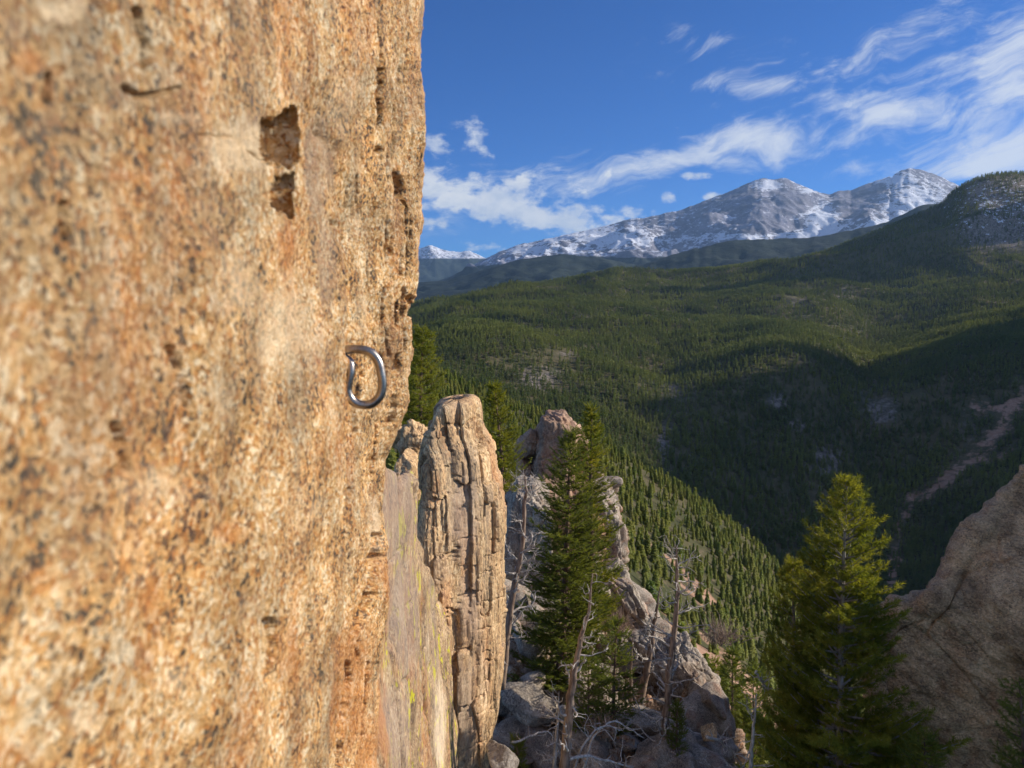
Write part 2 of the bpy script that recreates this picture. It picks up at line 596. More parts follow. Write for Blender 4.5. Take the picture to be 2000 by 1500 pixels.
def mat_ground(name):
    """forest floor: litter, bare dirt scars, rock and small snow spots picked by the tint attribute"""
    m, t = new_mat(name)
    ge = t.n('ShaderNodeNewGeometry')
    P = ge.outputs['Position']
    at = t.n('ShaderNodeAttribute', {'attribute_name': 'tint'})
    ch = t.n('ShaderNodeSeparateColor', None, Color=at.outputs['Color'])
    n1 = t.noise(P, .012, 8, .65)
    n2 = t.noise(P, .15, 6, .7)
    n3 = t.noise(P, .05, 5, .7)
    base = t.mix(t.mrange(n1, .35, .65), (.055, .062, .028), (.11, .095, .05))
    base = t.mix(t.mrange(n2, .52, .70), base, (.16, .125, .085))
    dirt = t.mix(t.mrange(n2, .3, .7), (.30, .17, .11), (.42, .28, .20))
    rock = t.mix(t.mrange(n2, .35, .6), (.09, .08, .07), (.27, .235, .205))
    col = t.mix(t.mrange(t.m('ADD', ch.outputs[0], t.m('MULTIPLY', t.m('SUBTRACT', n3, .5), 1.5)), .38, .66), base, dirt)
    col = t.mix(t.mrange(t.m('ADD', ch.outputs[1], t.m('MULTIPLY', t.m('SUBTRACT', n3, .5), .8)), .4, .7), col, rock)
    sn = t.mrange(t.m('ADD', t.m('MULTIPLY', ch.outputs[2], .20), t.noise(P, .045, 3, .7)), .76, .79)
    col = t.mix(sn, col, (.75, .78, .84))
    finish(t, col, .95, bump(t, n2, .6, 2.0), .1)
    return m


M_ground = mat_ground('forest_floor')


# ------------------------------------------------------------------ near granite wall
def interp(v, tab):
    a = np.array(tab, float)
    return np.interp(v, a[:, 0], a[:, 1])


EDGE_S = [(-400, 815), (0, 818), (100, 818), (200, 824), (290, 827), (350, 830), (430, 827), (500, 822), (560, 819), (605, 806), (640, 803), (680, 804),
          (720, 797), (770, 795), (800, 793), (830, 784), (860, 771), (900, 755), (960, 753), (1000, 751), (1060, 757), (1090, 752), (1150, 749), (1250, 745),
          (1400, 738), (1500, 736), (2000, 720)]
EDGE_E = [(-400, 560), (0, 590), (205, 606), (300, 640), (430, 663), (560, 669), (680, 673), (760, 675), (850, 671), (950, 668), (1100, 660), (1250, 640), (1500, 610), (2000, 560)]
STEPW = [(-400, 0), (120, 0), (230, .6), (420, 1), (640, 1), (800, 1), (950, .7), (1150, .15), (1250, 0), (2000, 0)]
CR = [([(812, 420), (811, 470), (806, 520)], 1.8, .012), ([(786, 480), (783, 540)], 1.6, .010), ([(764, 300), (762, 360)], 1.6, .008), ([(776, 590), (774, 640)], 1.8, .010), ([(752, 690), (750, 720)], 1.6, .008),
      ([(722, 500), (719, 560)], 1.8, .008), ([(744, 820), (741, 860)], 2, .010), ([(720, 900), (714, 960)], 2, .010), ([(790, 60), (792, 110)], 1.6, .010), ([(720, 1290), (716, 1380)], 2, .010), ([(700, 1250), (698, 1290)], 2.2, .010),  # cracks: polyline (px,py), half width px, depth m
    ([(740, 130), (742, 210), (746, 255)], 4, .012), ([(738, 40), (740, 130)], 2, .007), ([(746, 285), (742, 300)], 6, .014),
    ([(783, 335), (790, 365), (794, 388)], 5.5, .020), ([(794, 388), (803, 405), (801, 470), (795, 545)], 2.4, .012),
    ([(656, 428), (664, 446)], 3, .006),
    ([(803, 575), (806, 600), (801, 620)], 4.5, .016), ([(792, 560), (790, 600), (787, 622)], 3, .010), ([(780, 690), (778, 730)], 4, .012),
    ([(793, 640), (794, 690)], 2.5, .008), ([(777, 770), (776, 800), (770, 830)], 4, .010), ([(703, 725), (706, 740)], 4, .006), ([(697, 750), (694, 800), (690, 850)], 3.0, .009),
    ([(738, 1040), (732, 1085), (722, 1125), (714, 1170), (703, 1215)], 7.5, .024), ([(703, 1215), (693, 1240)], 4, .012), ([(680, 1290), (686, 1320), (676, 1360), (668, 1420), (662, 1500)], 6.5, .018),
    ([(712, 1400), (710, 1480)], 3, .008), ([(674, 950), (672, 1010)], 4, .008), ([(606, 1180), (602, 1260)], 4, .008), ([(520, 1210), (526, 1250), (522, 1330)], 5, .008),
    ([(240, 172), (268, 187), (300, 184), (345, 174)], 6, .0055), ([(385, 262), (420, 267), (450, 268)], 2.2, .002), ([(480, 295), (520, 316), (560, 330)], 2.2, .003), ([(100, 150), (95, 195)], 8, .005),
    ([(270, 20), (290, 85), (285, 130)], 9, .006), ([(130, 400), (135, 470)], 9, .005), ([(330, 680), (345, 720), (362, 790)], 8, .005), ([(225, 830), (235, 870), (245, 925)], 8, .005),
    ([(760, 420), (758, 520)], 2, .006), ([(770, 200), (772, 300)], 1.6, .004), ([(755, 560), (752, 640)], 2, .006), ([(740, 860), (733, 930)], 2.5, .007), ([(760, 640), (765, 700)], 2, .006),
    ([(768, 460), (765, 500)], 2.2, .006), ([(728, 640), (734, 680)], 2, .005), ([(705, 340), (700, 400)], 2, .005), ([(785, 130), (786, 190)], 1.8, .005), ([(805, 250), (808, 320)], 1.8, .005)]


def seg_dist(px, py, a, b):
    ax, ay = a
    bx, by = b
    t_ = np.clip(((px - ax) * (bx - ax) + (py - ay) * (by - ay)) / ((bx - ax) ** 2 + (by - ay) ** 2), 0, 1)
    return np.hypot(px - ax - t_ * (bx - ax), py - ay - t_ * (by - ay)), t_


def build_wall():
    nrow = 660
    rows = np.concatenate([np.linspace(-1500, -30, 60), np.linspace(-25, 1525, nrow), np.linspace(1560, 3400, 60)])
    ta = np.linspace(0, 1, 250)         # facet A
    tb = np.linspace(0, 1, 170)         # facet B
    RR = rows[:, None]
    wob = fbm(np.stack([RR[:, 0] * .012, RR[:, 0] * 0, RR[:, 0] * 0], -1), 5, 3, .6) * 5.0
    e = (interp(rows, EDGE_E) + wob * 1.2)[:, None]
    wob2 = fbm(np.stack([RR[:, 0] * .03, RR[:, 0] * 0 + 4, RR[:, 0] * 0], -1), 5, 9, .65) * 2.2
    s = (interp(rows, EDGE_S) + wob2)[:, None]
    stp = interp(rows, STEPW)[:, None]
    # facet A: px from -500 to e
    pxa = -500 + (e + 500) * ta[None, :] ** .8
    YA = interp(pxa, [(-500, .135), (-200, .175), (0, .225), (200, .285), (400, .382), (500, .462), (600, .60), (660, .712), (700, .80)])
    Ye = YA[:, -1:]
    # facet B: px from e-3 (hidden) to s
    YB0 = Ye + .012 + .085 * stp
    pxb = (e - 4 * stp) + (s - e + 4 * stp) * tb[None, :]
    YB = YB0 + (1.03 - YB0) * tb[None, :] ** 1.15
    # round off behind the edge
    nw = 26
    tw = np.linspace(0, 1, nw + 1)[1:][None, :]
    pxw = s - (60 * tw ** 1.6 + 700 * tw ** 4)
    YW = 1.03 + .06 * np.sqrt(tw) + .75 * tw
    pxw = pxw + 0 * RR
    PX = np.hstack([pxa, pxb, pxw])
    PY = np.broadcast_to(RR, PX.shape).copy()
    YY = np.hstack([YA, YB, np.broadcast_to(YW, pxw.shape)])
    # the two notches: far side of each faces the lens
    def notch(poly_top, poly_bot, xl, xr, Yf):
        nonlocal YY
        top = interp(PX, poly_top) + 3 * np.sin(PX * .4)
        bot = interp(PX, poly_bot) + 3 * np.sin(PX * .3 + 1)
        jl = 3.0 * vnoise(np.stack([PY * .05, PY * 0, PY * 0], -1), 5)
        jr = 4.0 * vnoise(np.stack([PY * .06, PY * 0 + 3, PY * 0], -1), 6)
        ins = sstep(0, 4, PY - top) * sstep(0, 4, bot - PY) * sstep(-2, 4, PX - xl - jl) * (1 - sstep(-3, 3, PX - xr - jr))
        tgt = Yf + (PX - xl) / (xr - xl) * .006
        YY = np.where(YY < Yf + .02, YY + (np.maximum(tgt, YY) - YY) * ins, YY)
    notch([(505, 232), (545, 228), (556, 214), (575, 206), (610, 205)], [(505, 305), (530, 318), (575, 333), (600, 300)], 511, 590, .585)
    notch([(525, 365), (545, 345), (570, 336), (590, 336)], [(525, 405), (555, 418), (575, 432), (590, 400)], 530, 579, .572)
    P = PT(PX, PY, YY)
    N = normals(P)
    N *= np.sign((N * np.array([1.0, -.2, 0])).sum(-1, keepdims=True) + 1e-9)
    Nx = np.array([1.0, -.12, 0.0])
    # relief: undulation, flakes, grain-scale roughness
    sc_ = np.clip(YY / .7, .25, 1.7)
    d = .0045 * fbm(P * np.array([9, 5, 7]), 4, 21) * sc_
    vflk = fbm(P * np.array([60, 22, 8]), 4, 33)
    inb = sstep(0, 20, PX - e)
    d += (.0016 * (1 - inb) + .0034 * inb) * vflk
    d -= .026 * inb * np.maximum(0, ridged(P * np.array([26, 22, 2.6]), 3, 52, .45) - 1.38)
    d -= .014 * (1 - inb) * np.maximum(0, ridged(P * np.array([20, 16, 6]), 3, 53) - 1.48)
    d += .0013 * fbm(P * 120, 3, 41) * np.clip(YY * 1.2, .4, 1)
    d += .0022 * fbm(P * np.array([42, 34, 26]), 3, 43) * (1 - inb) * np.clip(YY * 2.2, .5, 1)
    # blocky bulge near the lower edge
    d += .004 * np.exp(-((PX - 735) / 16) ** 2 - ((PY - 1030) / 75) ** 2) + .005 * np.exp(-((PX - 745) / 12) ** 2 - ((PY - 1180) / 50) ** 2)
    for pts_, wd, dep in CR:
        L = sum(math.dist(pts_[k], pts_[k + 1]) for k in range(len(pts_) - 1))
        best = np.full(PX.shape, 1e9)
        sl = (PY[:, 0] > min(p[1] for p in pts_) - 25) & (PY[:, 0] < max(p[1] for p in pts_) + 25)
        px_, py_ = PX[sl], PY[sl]
        wd = wd * (1.3 if pts_[0][0] > 690 else 1)
        jx = 2.0 * vnoise(np.stack([py_ * .06, py_ * 0 + wd, py_ * 0], -1), 77)
        b = np.full(px_.shape, 1e9)
        for k in range(len(pts_) - 1):
            dd, _ = seg_dist(px_ + jx, py_, pts_[k], pts_[k + 1])
            b = np.minimum(b, dd)
        wv_ = wd * (.85 + .3 * np.abs(vnoise(np.stack([py_ * .05, px_ * 0, px_ * 0 + wd], -1), 78)))
        ends = sstep(min(p[1] for p in pts_) - 2, min(p[1] for p in pts_) + 8, py_) * (1 - sstep(max(p[1] for p in pts_) - 8, max(p[1] for p in pts_) + 2, py_)) if pts_[0][0] > 600 else 1
        d[sl] -= dep * 1.15 * ends * np.exp(-(b / wv_) ** 4)
    P = P + d[..., None] * Nx
    tn = np.zeros(PX.shape + (4,))
    tn[..., 3] = 1
    for ch_, x_, y_, a_, b_, k_ in [
            (0, 626, 330, 24, 120, 1.25), (0, 640, 520, 22, 120, 1.0), (0, 480, 240, 50, 30, .6), (0, 30, 60, 90, 60, .5), (0, 620, 700, 40, 90, .6), (0, 730, 1000, 26, 60, .7), (0, 230, 180, 60, 60, .5),
            (0, 480, 1180, 30, 60, .6), (0, 90, 240, 40, 40, .6), (0, 250, 1290, 60, 40, .5), (0, 410, 590, 60, 50, .5), (0, 360, 960, 90, 30, .5), (0, 590, 160, 30, 50, .5), (0, 140, 1130, 40, 30, .5),
            (1, 60, 120, 40, 30, .8), (1, 240, 345, 60, 14, .9), (1, 560, 480, 30, 50, .8), (1, 440, 1040, 40, 24, .9), (1, 300, 1200, 26, 90, .8), (1, 280, 1290, 20, 50, .8), (1, 20, 1470, 60, 40, .8),
            (1, 90, 1130, 40, 30, .7), (1, 690, 1350, 50, 160, 1.0), (1, 720, 1480, 40, 120, .9), (1, 560, 1280, 40, 80, .7), (1, 770, 700, 20, 120, .5), (1, 640, 880, 40, 60, .5), (1, 60, 610, 80, 40, .5),
            (1, 745, 1130, 16, 60, .8), (1, 250, 20, 30, 30, .4), (1, 430, 100, 60, 50, .4), (1, 610, 620, 26, 60, .4), (1, 160, 960, 60, 30, .5), (1, 500, 720, 60, 60, .3),
            (2, 470, 290, 70, 50, 1.1), (2, 560, 640, 60, 90, 1.0), (2, 460, 560, 60, 90, .6), (2, 660, 200, 40, 100, .5), (2, 700, 600, 20, 90, .5), (2, 130, 20, 60, 34, .9), (2, 300, 950, 90, 60, .6), (2, 420, 780, 60, 60, .5), (2, 20, 700, 60, 120, .45), (2, 735, 1040, 16, 70, .9),
            (2, 330, 1330, 60, 40, .6), (2, 160, 1410, 40, 40, .7), (2, 700, 440, 30, 60, .5), (2, 350, 230, 60, 20, .6), (2, 560, 560, 30, 60, .5), (2, 390, 1240, 30, 30, .6), (2, 600, 1000, 60, 70, .4), (2, 700, 150, 40, 90, .4)]:
        tn[..., ch_] = np.maximum(tn[..., ch_], k_ * np.exp(-((PX - x_) / a_) ** 2 - ((PY - y_) / b_) ** 2))
    o = mesh_np('granite_wall', P.reshape(-1, 3), grid_faces(*PX.shape), M_wall, uvcol=tn.reshape(-1, 4))
    tag(o, 'huge sunlit orange granite cliff face filling the left side, blurred where it is nearest', 'cliff')
    return o


build_wall()


# ------------------------------------------------------------------ steel glue-in bolt
def smooth_path(pts, n):
    return catmull(np.array(pts, float), n)


path = [(640, 683, 0.778), (674, 683, 0.778), (693, 682, 0.779), (711, 683.5, 0.780), (726, 690, 0.781), (738, 705, 0.782), (743.5, 724, 0.782), (747, 750, 0.782), (742, 773, 0.781), (725, 789, 0.779), (703, 790, 0.777),
        (687, 781, 0.775), (679, 763, 0.774), (681, 745, 0.774), (685, 724, 0.775), (681, 705, 0.777), (655, 690, 0.778)]
pp = smooth_path(path, 90)
bp = PT(pp[:, 0], pp[:, 1], pp[:, 2])
bolt_loc = bp[0]
b = Bag()
b.tube(bp - bolt_loc, .0048, 20)
bolt = b.build('eye_bolt', M_steel, None, None)
bolt.location = [float(a) for a in bolt_loc]
tag(bolt, 'steel loop of a glue-in climbing bolt sticking out of the orange granite wall', 'climbing bolt')


# ------------------------------------------------------------------ generic rock patch
def rock_patch(name, ctrl, nu, nv, mat, disp, label, cat='rock', kind=None, st=None):
    """ctrl: list (along) of lists (across) of (px,py,Y)"""
    A = np.array(ctrl, float)
    A = catmull(A, nu, 0)
    A = catmull(A, nv, 1)
    P = PT(A[..., 0], A[..., 1], A[..., 2])
    N = normals(P)
    mid = N.reshape(-1, 3).mean(0)
    if mid @ (-P.reshape(-1, 3).mean(0)) < 0:
        N = -N
    P = P + disp(P, N, A)[..., None] * N
    loc = P.reshape(-1, 3).mean(0)
    o = mesh_np(name, P.reshape(-1, 3), grid_faces(nu, nv), mat, None, True, loc, stains(A[..., 0], A[..., 1], st or []).reshape(-1, 4))
    if kind:
        o['kind'] = kind
        return o
    tag(o, label, cat)
    return o


def blocks(P, scl, seed, depth, off, width=.10, warp=.25):
    Q = P * np.asarray(scl)
    Q = Q + warp * np.stack([fbm(Q * .9, 3, seed + 1), fbm(Q * .9, 3, seed + 2), fbm(Q * .9, 3, seed + 3)], -1)
    F1, F2, ID = worley(Q, seed)
    return -depth * np.exp(-((F2 - F1) / width) ** 2) + off * (ID - .5)


def joints(P, wd, ht, seed, depth, off, cw, bend=.3):
    """straight columnar joints: jittered vertical cracks broken by staggered horizontal ones"""
    s_ = P[..., 0] + .55 * P[..., 1]
    z = P[..., 2]
    q = np.stack([s_ * .6, z * .35, z * 0 + seed], -1)
    u = s_ / wd + bend * fbm(q, 3, seed) + .3 * vnoise(np.stack([s_ / wd * .7, z * 0, z * 0 + 3], -1), seed + 3)
    c = np.floor(u)
    fu = u - c
    zz = z / ht + .12 * fbm(np.stack([s_ * 3, z * 1.5, z * 0], -1), 3, seed + 1)
    hc = _h(c, c * 0, c * 0, seed)
    grp = np.floor(c / 2 + .5 * _h(np.floor(c / 2), c * 0, c * 0, seed + 8))
    zz = zz + _h(grp, grp * 0, grp * 0, seed + 2)
    r = np.floor(zz)
    fr = zz - r
    du = np.minimum(fu, 1 - fu) * wd
    dv = np.minimum(fr, 1 - fr) * ht
    # each joint opens by its own amount
    ju = np.where(fu < .5, _h(c, r, c * 0, seed + 4), _h(c + 1, r, c * 0, seed + 4)) ** 1.6
    jv = np.where(fr < .5, _h(c, r, c * 0, seed + 5), _h(c, r + 1, c * 0, seed + 5)) ** 1.3
    o_ = _h(c, r, c * 0 + 7, seed + 6) - .5
    return -depth * (.75 * ju * np.exp(-(du / cw) ** 2) + 1.2 * jv * np.exp(-(dv / cw) ** 2)) + off * o_ + off * .6 * (hc - .5)


def stains(px_, row_, lst):
    tn = np.zeros(np.shape(px_) + (4,))
    tn[..., 3] = 1
    for ch_, x_, y_, a_, b_, k_ in lst:
        tn[..., ch_] = np.maximum(tn[..., ch_], k_ * np.exp(-((px_ - x_) / a_) ** 2 - ((row_ - y_) / b_) ** 2))
    return tn


# lower fin slab, grey with lichen
TOP = [(150, 700), (420, 780), (640, 860), (700, 880), (752, 903), (775, 925), (792, 934), (801, 940), (806, 1010), (812, 1050), (830, 1085), (848, 1120), (860, 1170), (874, 1225), (884, 1262), (889, 1300)]
ctrl = []
for (px, py), Yt in zip(TOP, [3.2, 4.2] + list(np.linspace(5.2, 12.0, len(TOP) - 2))):
    bt = 1750
    rowc = [(px - 6, py + 60, Yt + 2.2), (px - 2, py + 6, Yt + .5), (px, py, Yt)]
    for k, f_ in enumerate((.06, .2, .4, .65, 1.0)):
        xx = px + (0 if px < 860 else 3 * f_) + 6 * f_
        rowc.append((min(xx, 893), py + (bt - py) * f_, Yt - .10 - (Yt - 4.5) * .12 * f_))
    ctrl.append(rowc)
px, py, Yt = 889, 1300, 12.0
ctrl.append([(889, 1340 + 0, 14), (890, 1306, 12.8)] + [(893, 1300 + (1750 - 1300) * f_, 12.6) for f_ in (0, .06, .2, .4, .65, 1.0)])


def slab_disp(P, N, A):
    d = .07 * fbm(P * np.array([.8, .5, .5]), 3, 61)
    d += blocks(P, (1.3, .8, .30), 62, .06, .05, .03, .12)
    d += .022 * fbm(P * np.array([9, 5, 1.2]), 4, 63)
    d += .02 * fbm(P * np.array([5, 3, .45]), 3, 64)
    d += joints(P * np.array([1, .35, 1]), .16, 1.3, 65, .05, .012, .012)
    return d


rock_patch('rock_slab', ctrl, 260, 300, M_slab, slab_disp, 'grey and orange streaked rock slab with yellow lichen below the pinnacle', 'rock face',
           st=[(0, 775, 1000, 30, 130, 1.0), (0, 790, 1200, 26, 160, .9), (0, 765, 1420, 30, 110, 1.0), (0, 850, 1260, 14, 120, .5), (1, 750, 1200, 10, 200, .8), (1, 830, 1400, 18, 160, .6), (1, 820, 1180, 18, 80, .4),
               (2, 855, 1420, 12, 130, .8), (1, 740, 1400, 12, 150, .9), (2, 835, 1250, 12, 80, .4)])

# ------------------------------------------------------------------ pinnacle
PIN = [(775, 885, 905), (777, 872, 918), (781, 860, 927), (788, 852, 931), (800, 848, 933), (830, 841, 935), (848, 838, 938), (862, 835, 952), (887, 830, 964), (925, 828, 970), (948, 824, 983), (1000, 815, 986), (1040, 812, 986),
       (1100, 822, 985), (1153, 836, 987), (1260, 846, 985), (1340, 850, 978), (1393, 850, 972), (1433, 850, 966), (1495, 850, 958), (1600, 850, 948), (1750, 850, 940)]


def build_pinnacle():
    nth, nz = 330, 560
    a = np.array(PIN, float)
    rowz = np.linspace(0, 1, nz) ** .85 * (1750 - 775) + 775
    L = np.interp(rowz, a[:, 0], a[:, 1])
    Rr = np.interp(rowz, a[:, 0], a[:, 2])
    Y0 = 13.3 - .5 * (rowz - 775) / 988
    cL = PT(L, rowz, Y0)
    cR = PT(Rr, rowz, Y0)
    cen = (cL + cR) / 2
    hw = (cR[:, 0] - cL[:, 0]) / 2
    th = np.linspace(0, 2 * PI, nth, endpoint=False)
    ct, st = np.cos(th), np.sin(th)
    ex = .62
    X = np.sign(ct) * np.abs(ct) ** ex
    Yc = np.sign(st) * np.abs(st) ** ex
    # wedge: front face turned towards the right
    P = np.zeros((nth, nz, 3))
    sh = .0
    P[..., 0] = cen[None, :, 0] + hw[None, :] * X[:, None]
    dep = .30 + hw * 1.25
    P[..., 1] = cen[None, :, 1] + dep[None, :] * Yc[:, None] + X[:, None] * hw[None, :] * .9
    P[..., 2] = cen[None, :, 2]
    N = np.zeros_like(P)
    N[..., 0] = ct[:, None]
    N[..., 1] = st[:, None]
    d = joints(P, .36, .95, 71, .13, .13, .018, .55)
    d += joints(P + np.array([.03, 0, .2]), .19, .50, 72, .05, .05, .011, .6)
    d += .5 * joints(P, .08, .30, 78, .05, .03, .008, .5)
    low = 1 - .55 * sstep(1130, 1300, rowz)[None, :] * sstep(.1, .6, ct)[:, None]
    d = d * low
    d += .04 * fbm(P * np.array([2.2, 2.2, .9]), 2, 73)
    d += .014 * fbm(P * np.array([16, 10, 1.6]), 4, 74)
    fade = sstep(0, .05, (rowz - 775) / 988)[None, :]
    # cleft in the summit
    d -= .16 * np.exp(-((PT(L, rowz, Y0)[None, :, 0] * 0 + P[..., 0] - pt(895, 790, 13)[0]) / .035) ** 2) * np.clip(1 - (rowz - 775) / 90, 0, 1)[None, :]
    d -= .02 * fade + .0
    P = P + (d * (.35 + .65 * fade))[..., None] * N
    P[..., 2] += .03 * fbm(P * 2.0, 3, 76) * fade
    V = P.reshape(-1, 3)
    F = fix_quads(grid_faces(nth, nz, True))
    topc = P[:, 0].mean(0) + np.array([0, 0, .03])
    V = np.vstack([V, topc])
    i = np.arange(nth)
    F = np.vstack([F, np.stack([i * nz, ((i + 1) % nth) * nz, np.full(nth, len(V) - 1)], -1)])
    loc = cen[-1]
    v_ = V[:, 2] / V[:, 1]
    row_ = 750 - FPX * (v_ * math.cos(PITCH) + math.sin(PITCH)) / (math.cos(PITCH) - v_ * math.sin(PITCH))
    px_ = 1000 + FPX * V[:, 0] / (V[:, 1] * math.cos(PITCH) - V[:, 2] * math.sin(PITCH))
    tn = stains(px_, row_, [(0, 905, 1010, 34, 110, 1.0), (0, 915, 1180, 30, 90, .9), (0, 905, 1390, 26, 130, 1.0), (0, 880, 800, 40, 30, .5), (0, 955, 1000, 26, 50, .5), (1, 840, 960, 26, 90, .45), (0, 850, 1120, 40, 60, .6), (0, 880, 900, 60, 30, .3),
                            (1, 962, 1060, 16, 80, .35), (1, 950, 1300, 16, 150, .45), (1, 870, 860, 24, 50, .4), (2, 945, 1350, 14, 120, .5), (2, 930, 880, 30, 50, .3)])
    o = mesh_np('rock_pinnacle', V, F, M_pin, None, True, loc, tn)
    tag(o, 'tall blocky tan rock pinnacle split by vertical cracks, standing beside the wall', 'rock pinnacle')


build_pinnacle()

# small bolt hanger on the slab
hb = Bag()
c0 = np.array(pt(868, 1331, 10.55))
th = np.linspace(0, 2 * PI, 20)
hb.tube(np.stack([.028 * np.cos(th), 0 * th, .034 * np.sin(th)], -1), .006, 6)
hg = empty('bolt_hanger', c0)
tag(hg, 'tiny metal bolt ring on the lower streaked rock slab', 'climbing bolt')
add(hg, 'ring', hb, M_brownwood)
hb = Bag()
hb.tube([(-.03, .12, .03), (0, 0, .034)], .008, 8)
add(hg, 'stud', hb, M_steel)

# ------------------------------------------------------------------ dome rock on the right
S = [(2500, 740, 15.0), (2300, 752, 14.8), (2150, 800, 14.6), (2040, 862, 14.4), (2000, 906, 14.3), (1955, 968, 14.1), (1900, 1045, 13.9), (1855, 1105, 13.7), (1822, 1165, 13.4), (1790, 1184, 13.5), (1735, 1200, 13.7),
     (1705, 1262, 13.7), (1715, 1400, 13.4), (1730, 1550, 13.1), (1740, 1750, 12.8)]
ctrl = []
for k, (px, py, Y) in enumerate(S):
    f_ = k / (len(S) - 1)
    dx, dy = 1.0, (.55 + .3 * f_) * (0.03 if k < 3 else .35 if k == 3 else 1)
    rowc = [(px + 40, py + 160, Y + 5), (px + 4, py + 8, Y + 1.0), (px, py, Y)]
    for q, yo in ((.05, .35), (.16, 1.1), (.35, 2.3), (.6, 3.7), (1.0, 5.5)):
        rowc.append((px + 620 * q * dx, py + 620 * q * dy, Y - yo * (.85 if k < 8 else .6)))
    ctrl.append(rowc)


DOME_CR = [([(1885, 1120), (1870, 1150), (1850, 1190), (1822, 1215), (1805, 1240)], 3.5, .10), ([(1870, 1130), (1920, 1110), (1975, 1100), (2010, 1085)], 2.5, .07), ([(1735, 1345), (1780, 1350), (1820, 1358)], 2.5, .07),
           ([(1790, 1425), (1850, 1432), (1930, 1425), (2000, 1432)], 2.6, .08), ([(1735, 1235), (1760, 1225), (1800, 1210)], 3, .09), ([(1740, 1265), (1765, 1240)], 3, .08), ([(1860, 1265), (1930, 1250), (2010, 1245)], 2, .05),
           ([(1940, 1100), (1930, 1120)], 4, .08), ([(1900, 1060), (1960, 1045), (2010, 1050)], 1.8, .04), ([(1910, 1300), (1960, 1290), (2010, 1300)], 1.8, .04)]


def dome_disp(P, N, A):
    d = .22 * fbm(P * .55, 3, 81)
    d += .05 * fbm(P * 2.2, 4, 82)
    rot = P @ np.array([[.86, 0, .5], [0, 1, 0], [-.5, 0, .86]])
    d += blocks(rot, (.30, .3, .55), 83, .03, .05, .02, .3)
    d += .030 * fbm(rot * np.array([2.2, 2.2, 9]), 5, 84, .6)
    d -= .05 * np.maximum(0, ridged(rot * np.array([1.2, 1.2, 4.5]), 3, 85) - 1.40)
    for pts_, wd, dep in DOME_CR:
        jx = 3 * vnoise(np.stack([A[..., 0] * .06, A[..., 1] * .06, A[..., 1] * 0], -1), 7)
        for k in range(len(pts_) - 1):
            dd, _ = seg_dist(A[..., 0], A[..., 1] + jx, pts_[k], pts_[k + 1])
            d -= .6 * dep * np.exp(-(dd / wd) ** 2)
    return d


rock_patch('rock_dome', ctrl, 420, 300, M_dome, dome_disp, 'shaded brown granite dome sloping up to the right edge', 'rock dome')

# ------------------------------------------------------------------ rocky slope under the near trees
Cc = [(880, 930, 31), (1000, 945, 30), (1110, 930, 28.5), (1185, 950, 27), (1208, 1085, 26), (1254, 1235, 24), (1330, 1292, 21.5), (1418, 1402, 18.5), (1425, 1500, 16.5), (1420, 1700, 13.5)]
Mm = [(890, 1120, 24), (980, 1120, 24), (1060, 1120, 23.5), (1130, 1150, 23), (1165, 1205, 22.5), (1200, 1275, 21), (1260, 1350, 19), (1325, 1430, 16.8), (1350, 1520, 14.8), (1350, 1720, 12.3)]
M2 = [(890, 1300, 17.5), (960, 1300, 17.8), (1020, 1310, 17.5), (1070, 1330, 17.5), (1100, 1360, 17), (1130, 1400, 16), (1170, 1460, 15), (1220, 1530, 13.5), (1250, 1610, 12.5), (1250, 1800, 11)]
M3 = [(860, 1620, 13), (910, 1620, 13), (960, 1625, 13), (1000, 1640, 12.8), (1040, 1660, 12.5), (1070, 1690, 12), (1090, 1720, 11.5), (1110, 1760, 11), (1120, 1800, 10.5), (1120, 1900, 9.5)]
ctrl = []
for a_, b_, c_, d_ in zip(Cc, Mm, M2, M3):
    ctrl.append([(a_[0] + 15, a_[1] + 160, a_[2] + 6), (a_[0] + 4, a_[1] + 12, a_[2] + 1), a_, tuple((np.array(a_) * .6 + np.array(b_) * .4)), b_, tuple((np.array(b_) + np.array(c_)) / 2), c_, tuple((np.array(c_) + np.array(d_)) / 2), d_])
SLOPE_A = np.array(ctrl, float)


def talus_disp(P, N, A):
    d = .35 * fbm(P * .4, 3, 91)
    d += blocks(P @ ROT.T, (.85, 1.2, 1.6), 92, .35, .75, .13, .35)
    d += blocks(P, (2.6, 2.6, 3.2), 93, .10, .18, .14, .3)
    d += .05 * fbm(P * 4, 4, 94)
    return d


rock_patch('rocky_slope', ctrl, 420, 360, M_slope, talus_disp, None, kind='structure')


# ------------------------------------------------------------------ angular rocks
def ico(level):
    me = bpy.data.meshes.new('tmp')
    import bmesh
    bm = bmesh.new()
    bmesh.ops.create_icosphere(bm, subdivisions=level, radius=1)
    bm.to_mesh(me)
    bm.free()
    V = np.zeros(len(me.vertices) * 3)
    me.vertices.foreach_get('co', V)
    F = np.zeros(len(me.polygons) * 3, int)
    me.polygons.foreach_get('vertices', F)
    bpy.data.meshes.remove(me)
    return V.reshape(-1, 3), F.reshape(-1, 3)


ICO = {k: ico(k) for k in (4, 5, 6)}


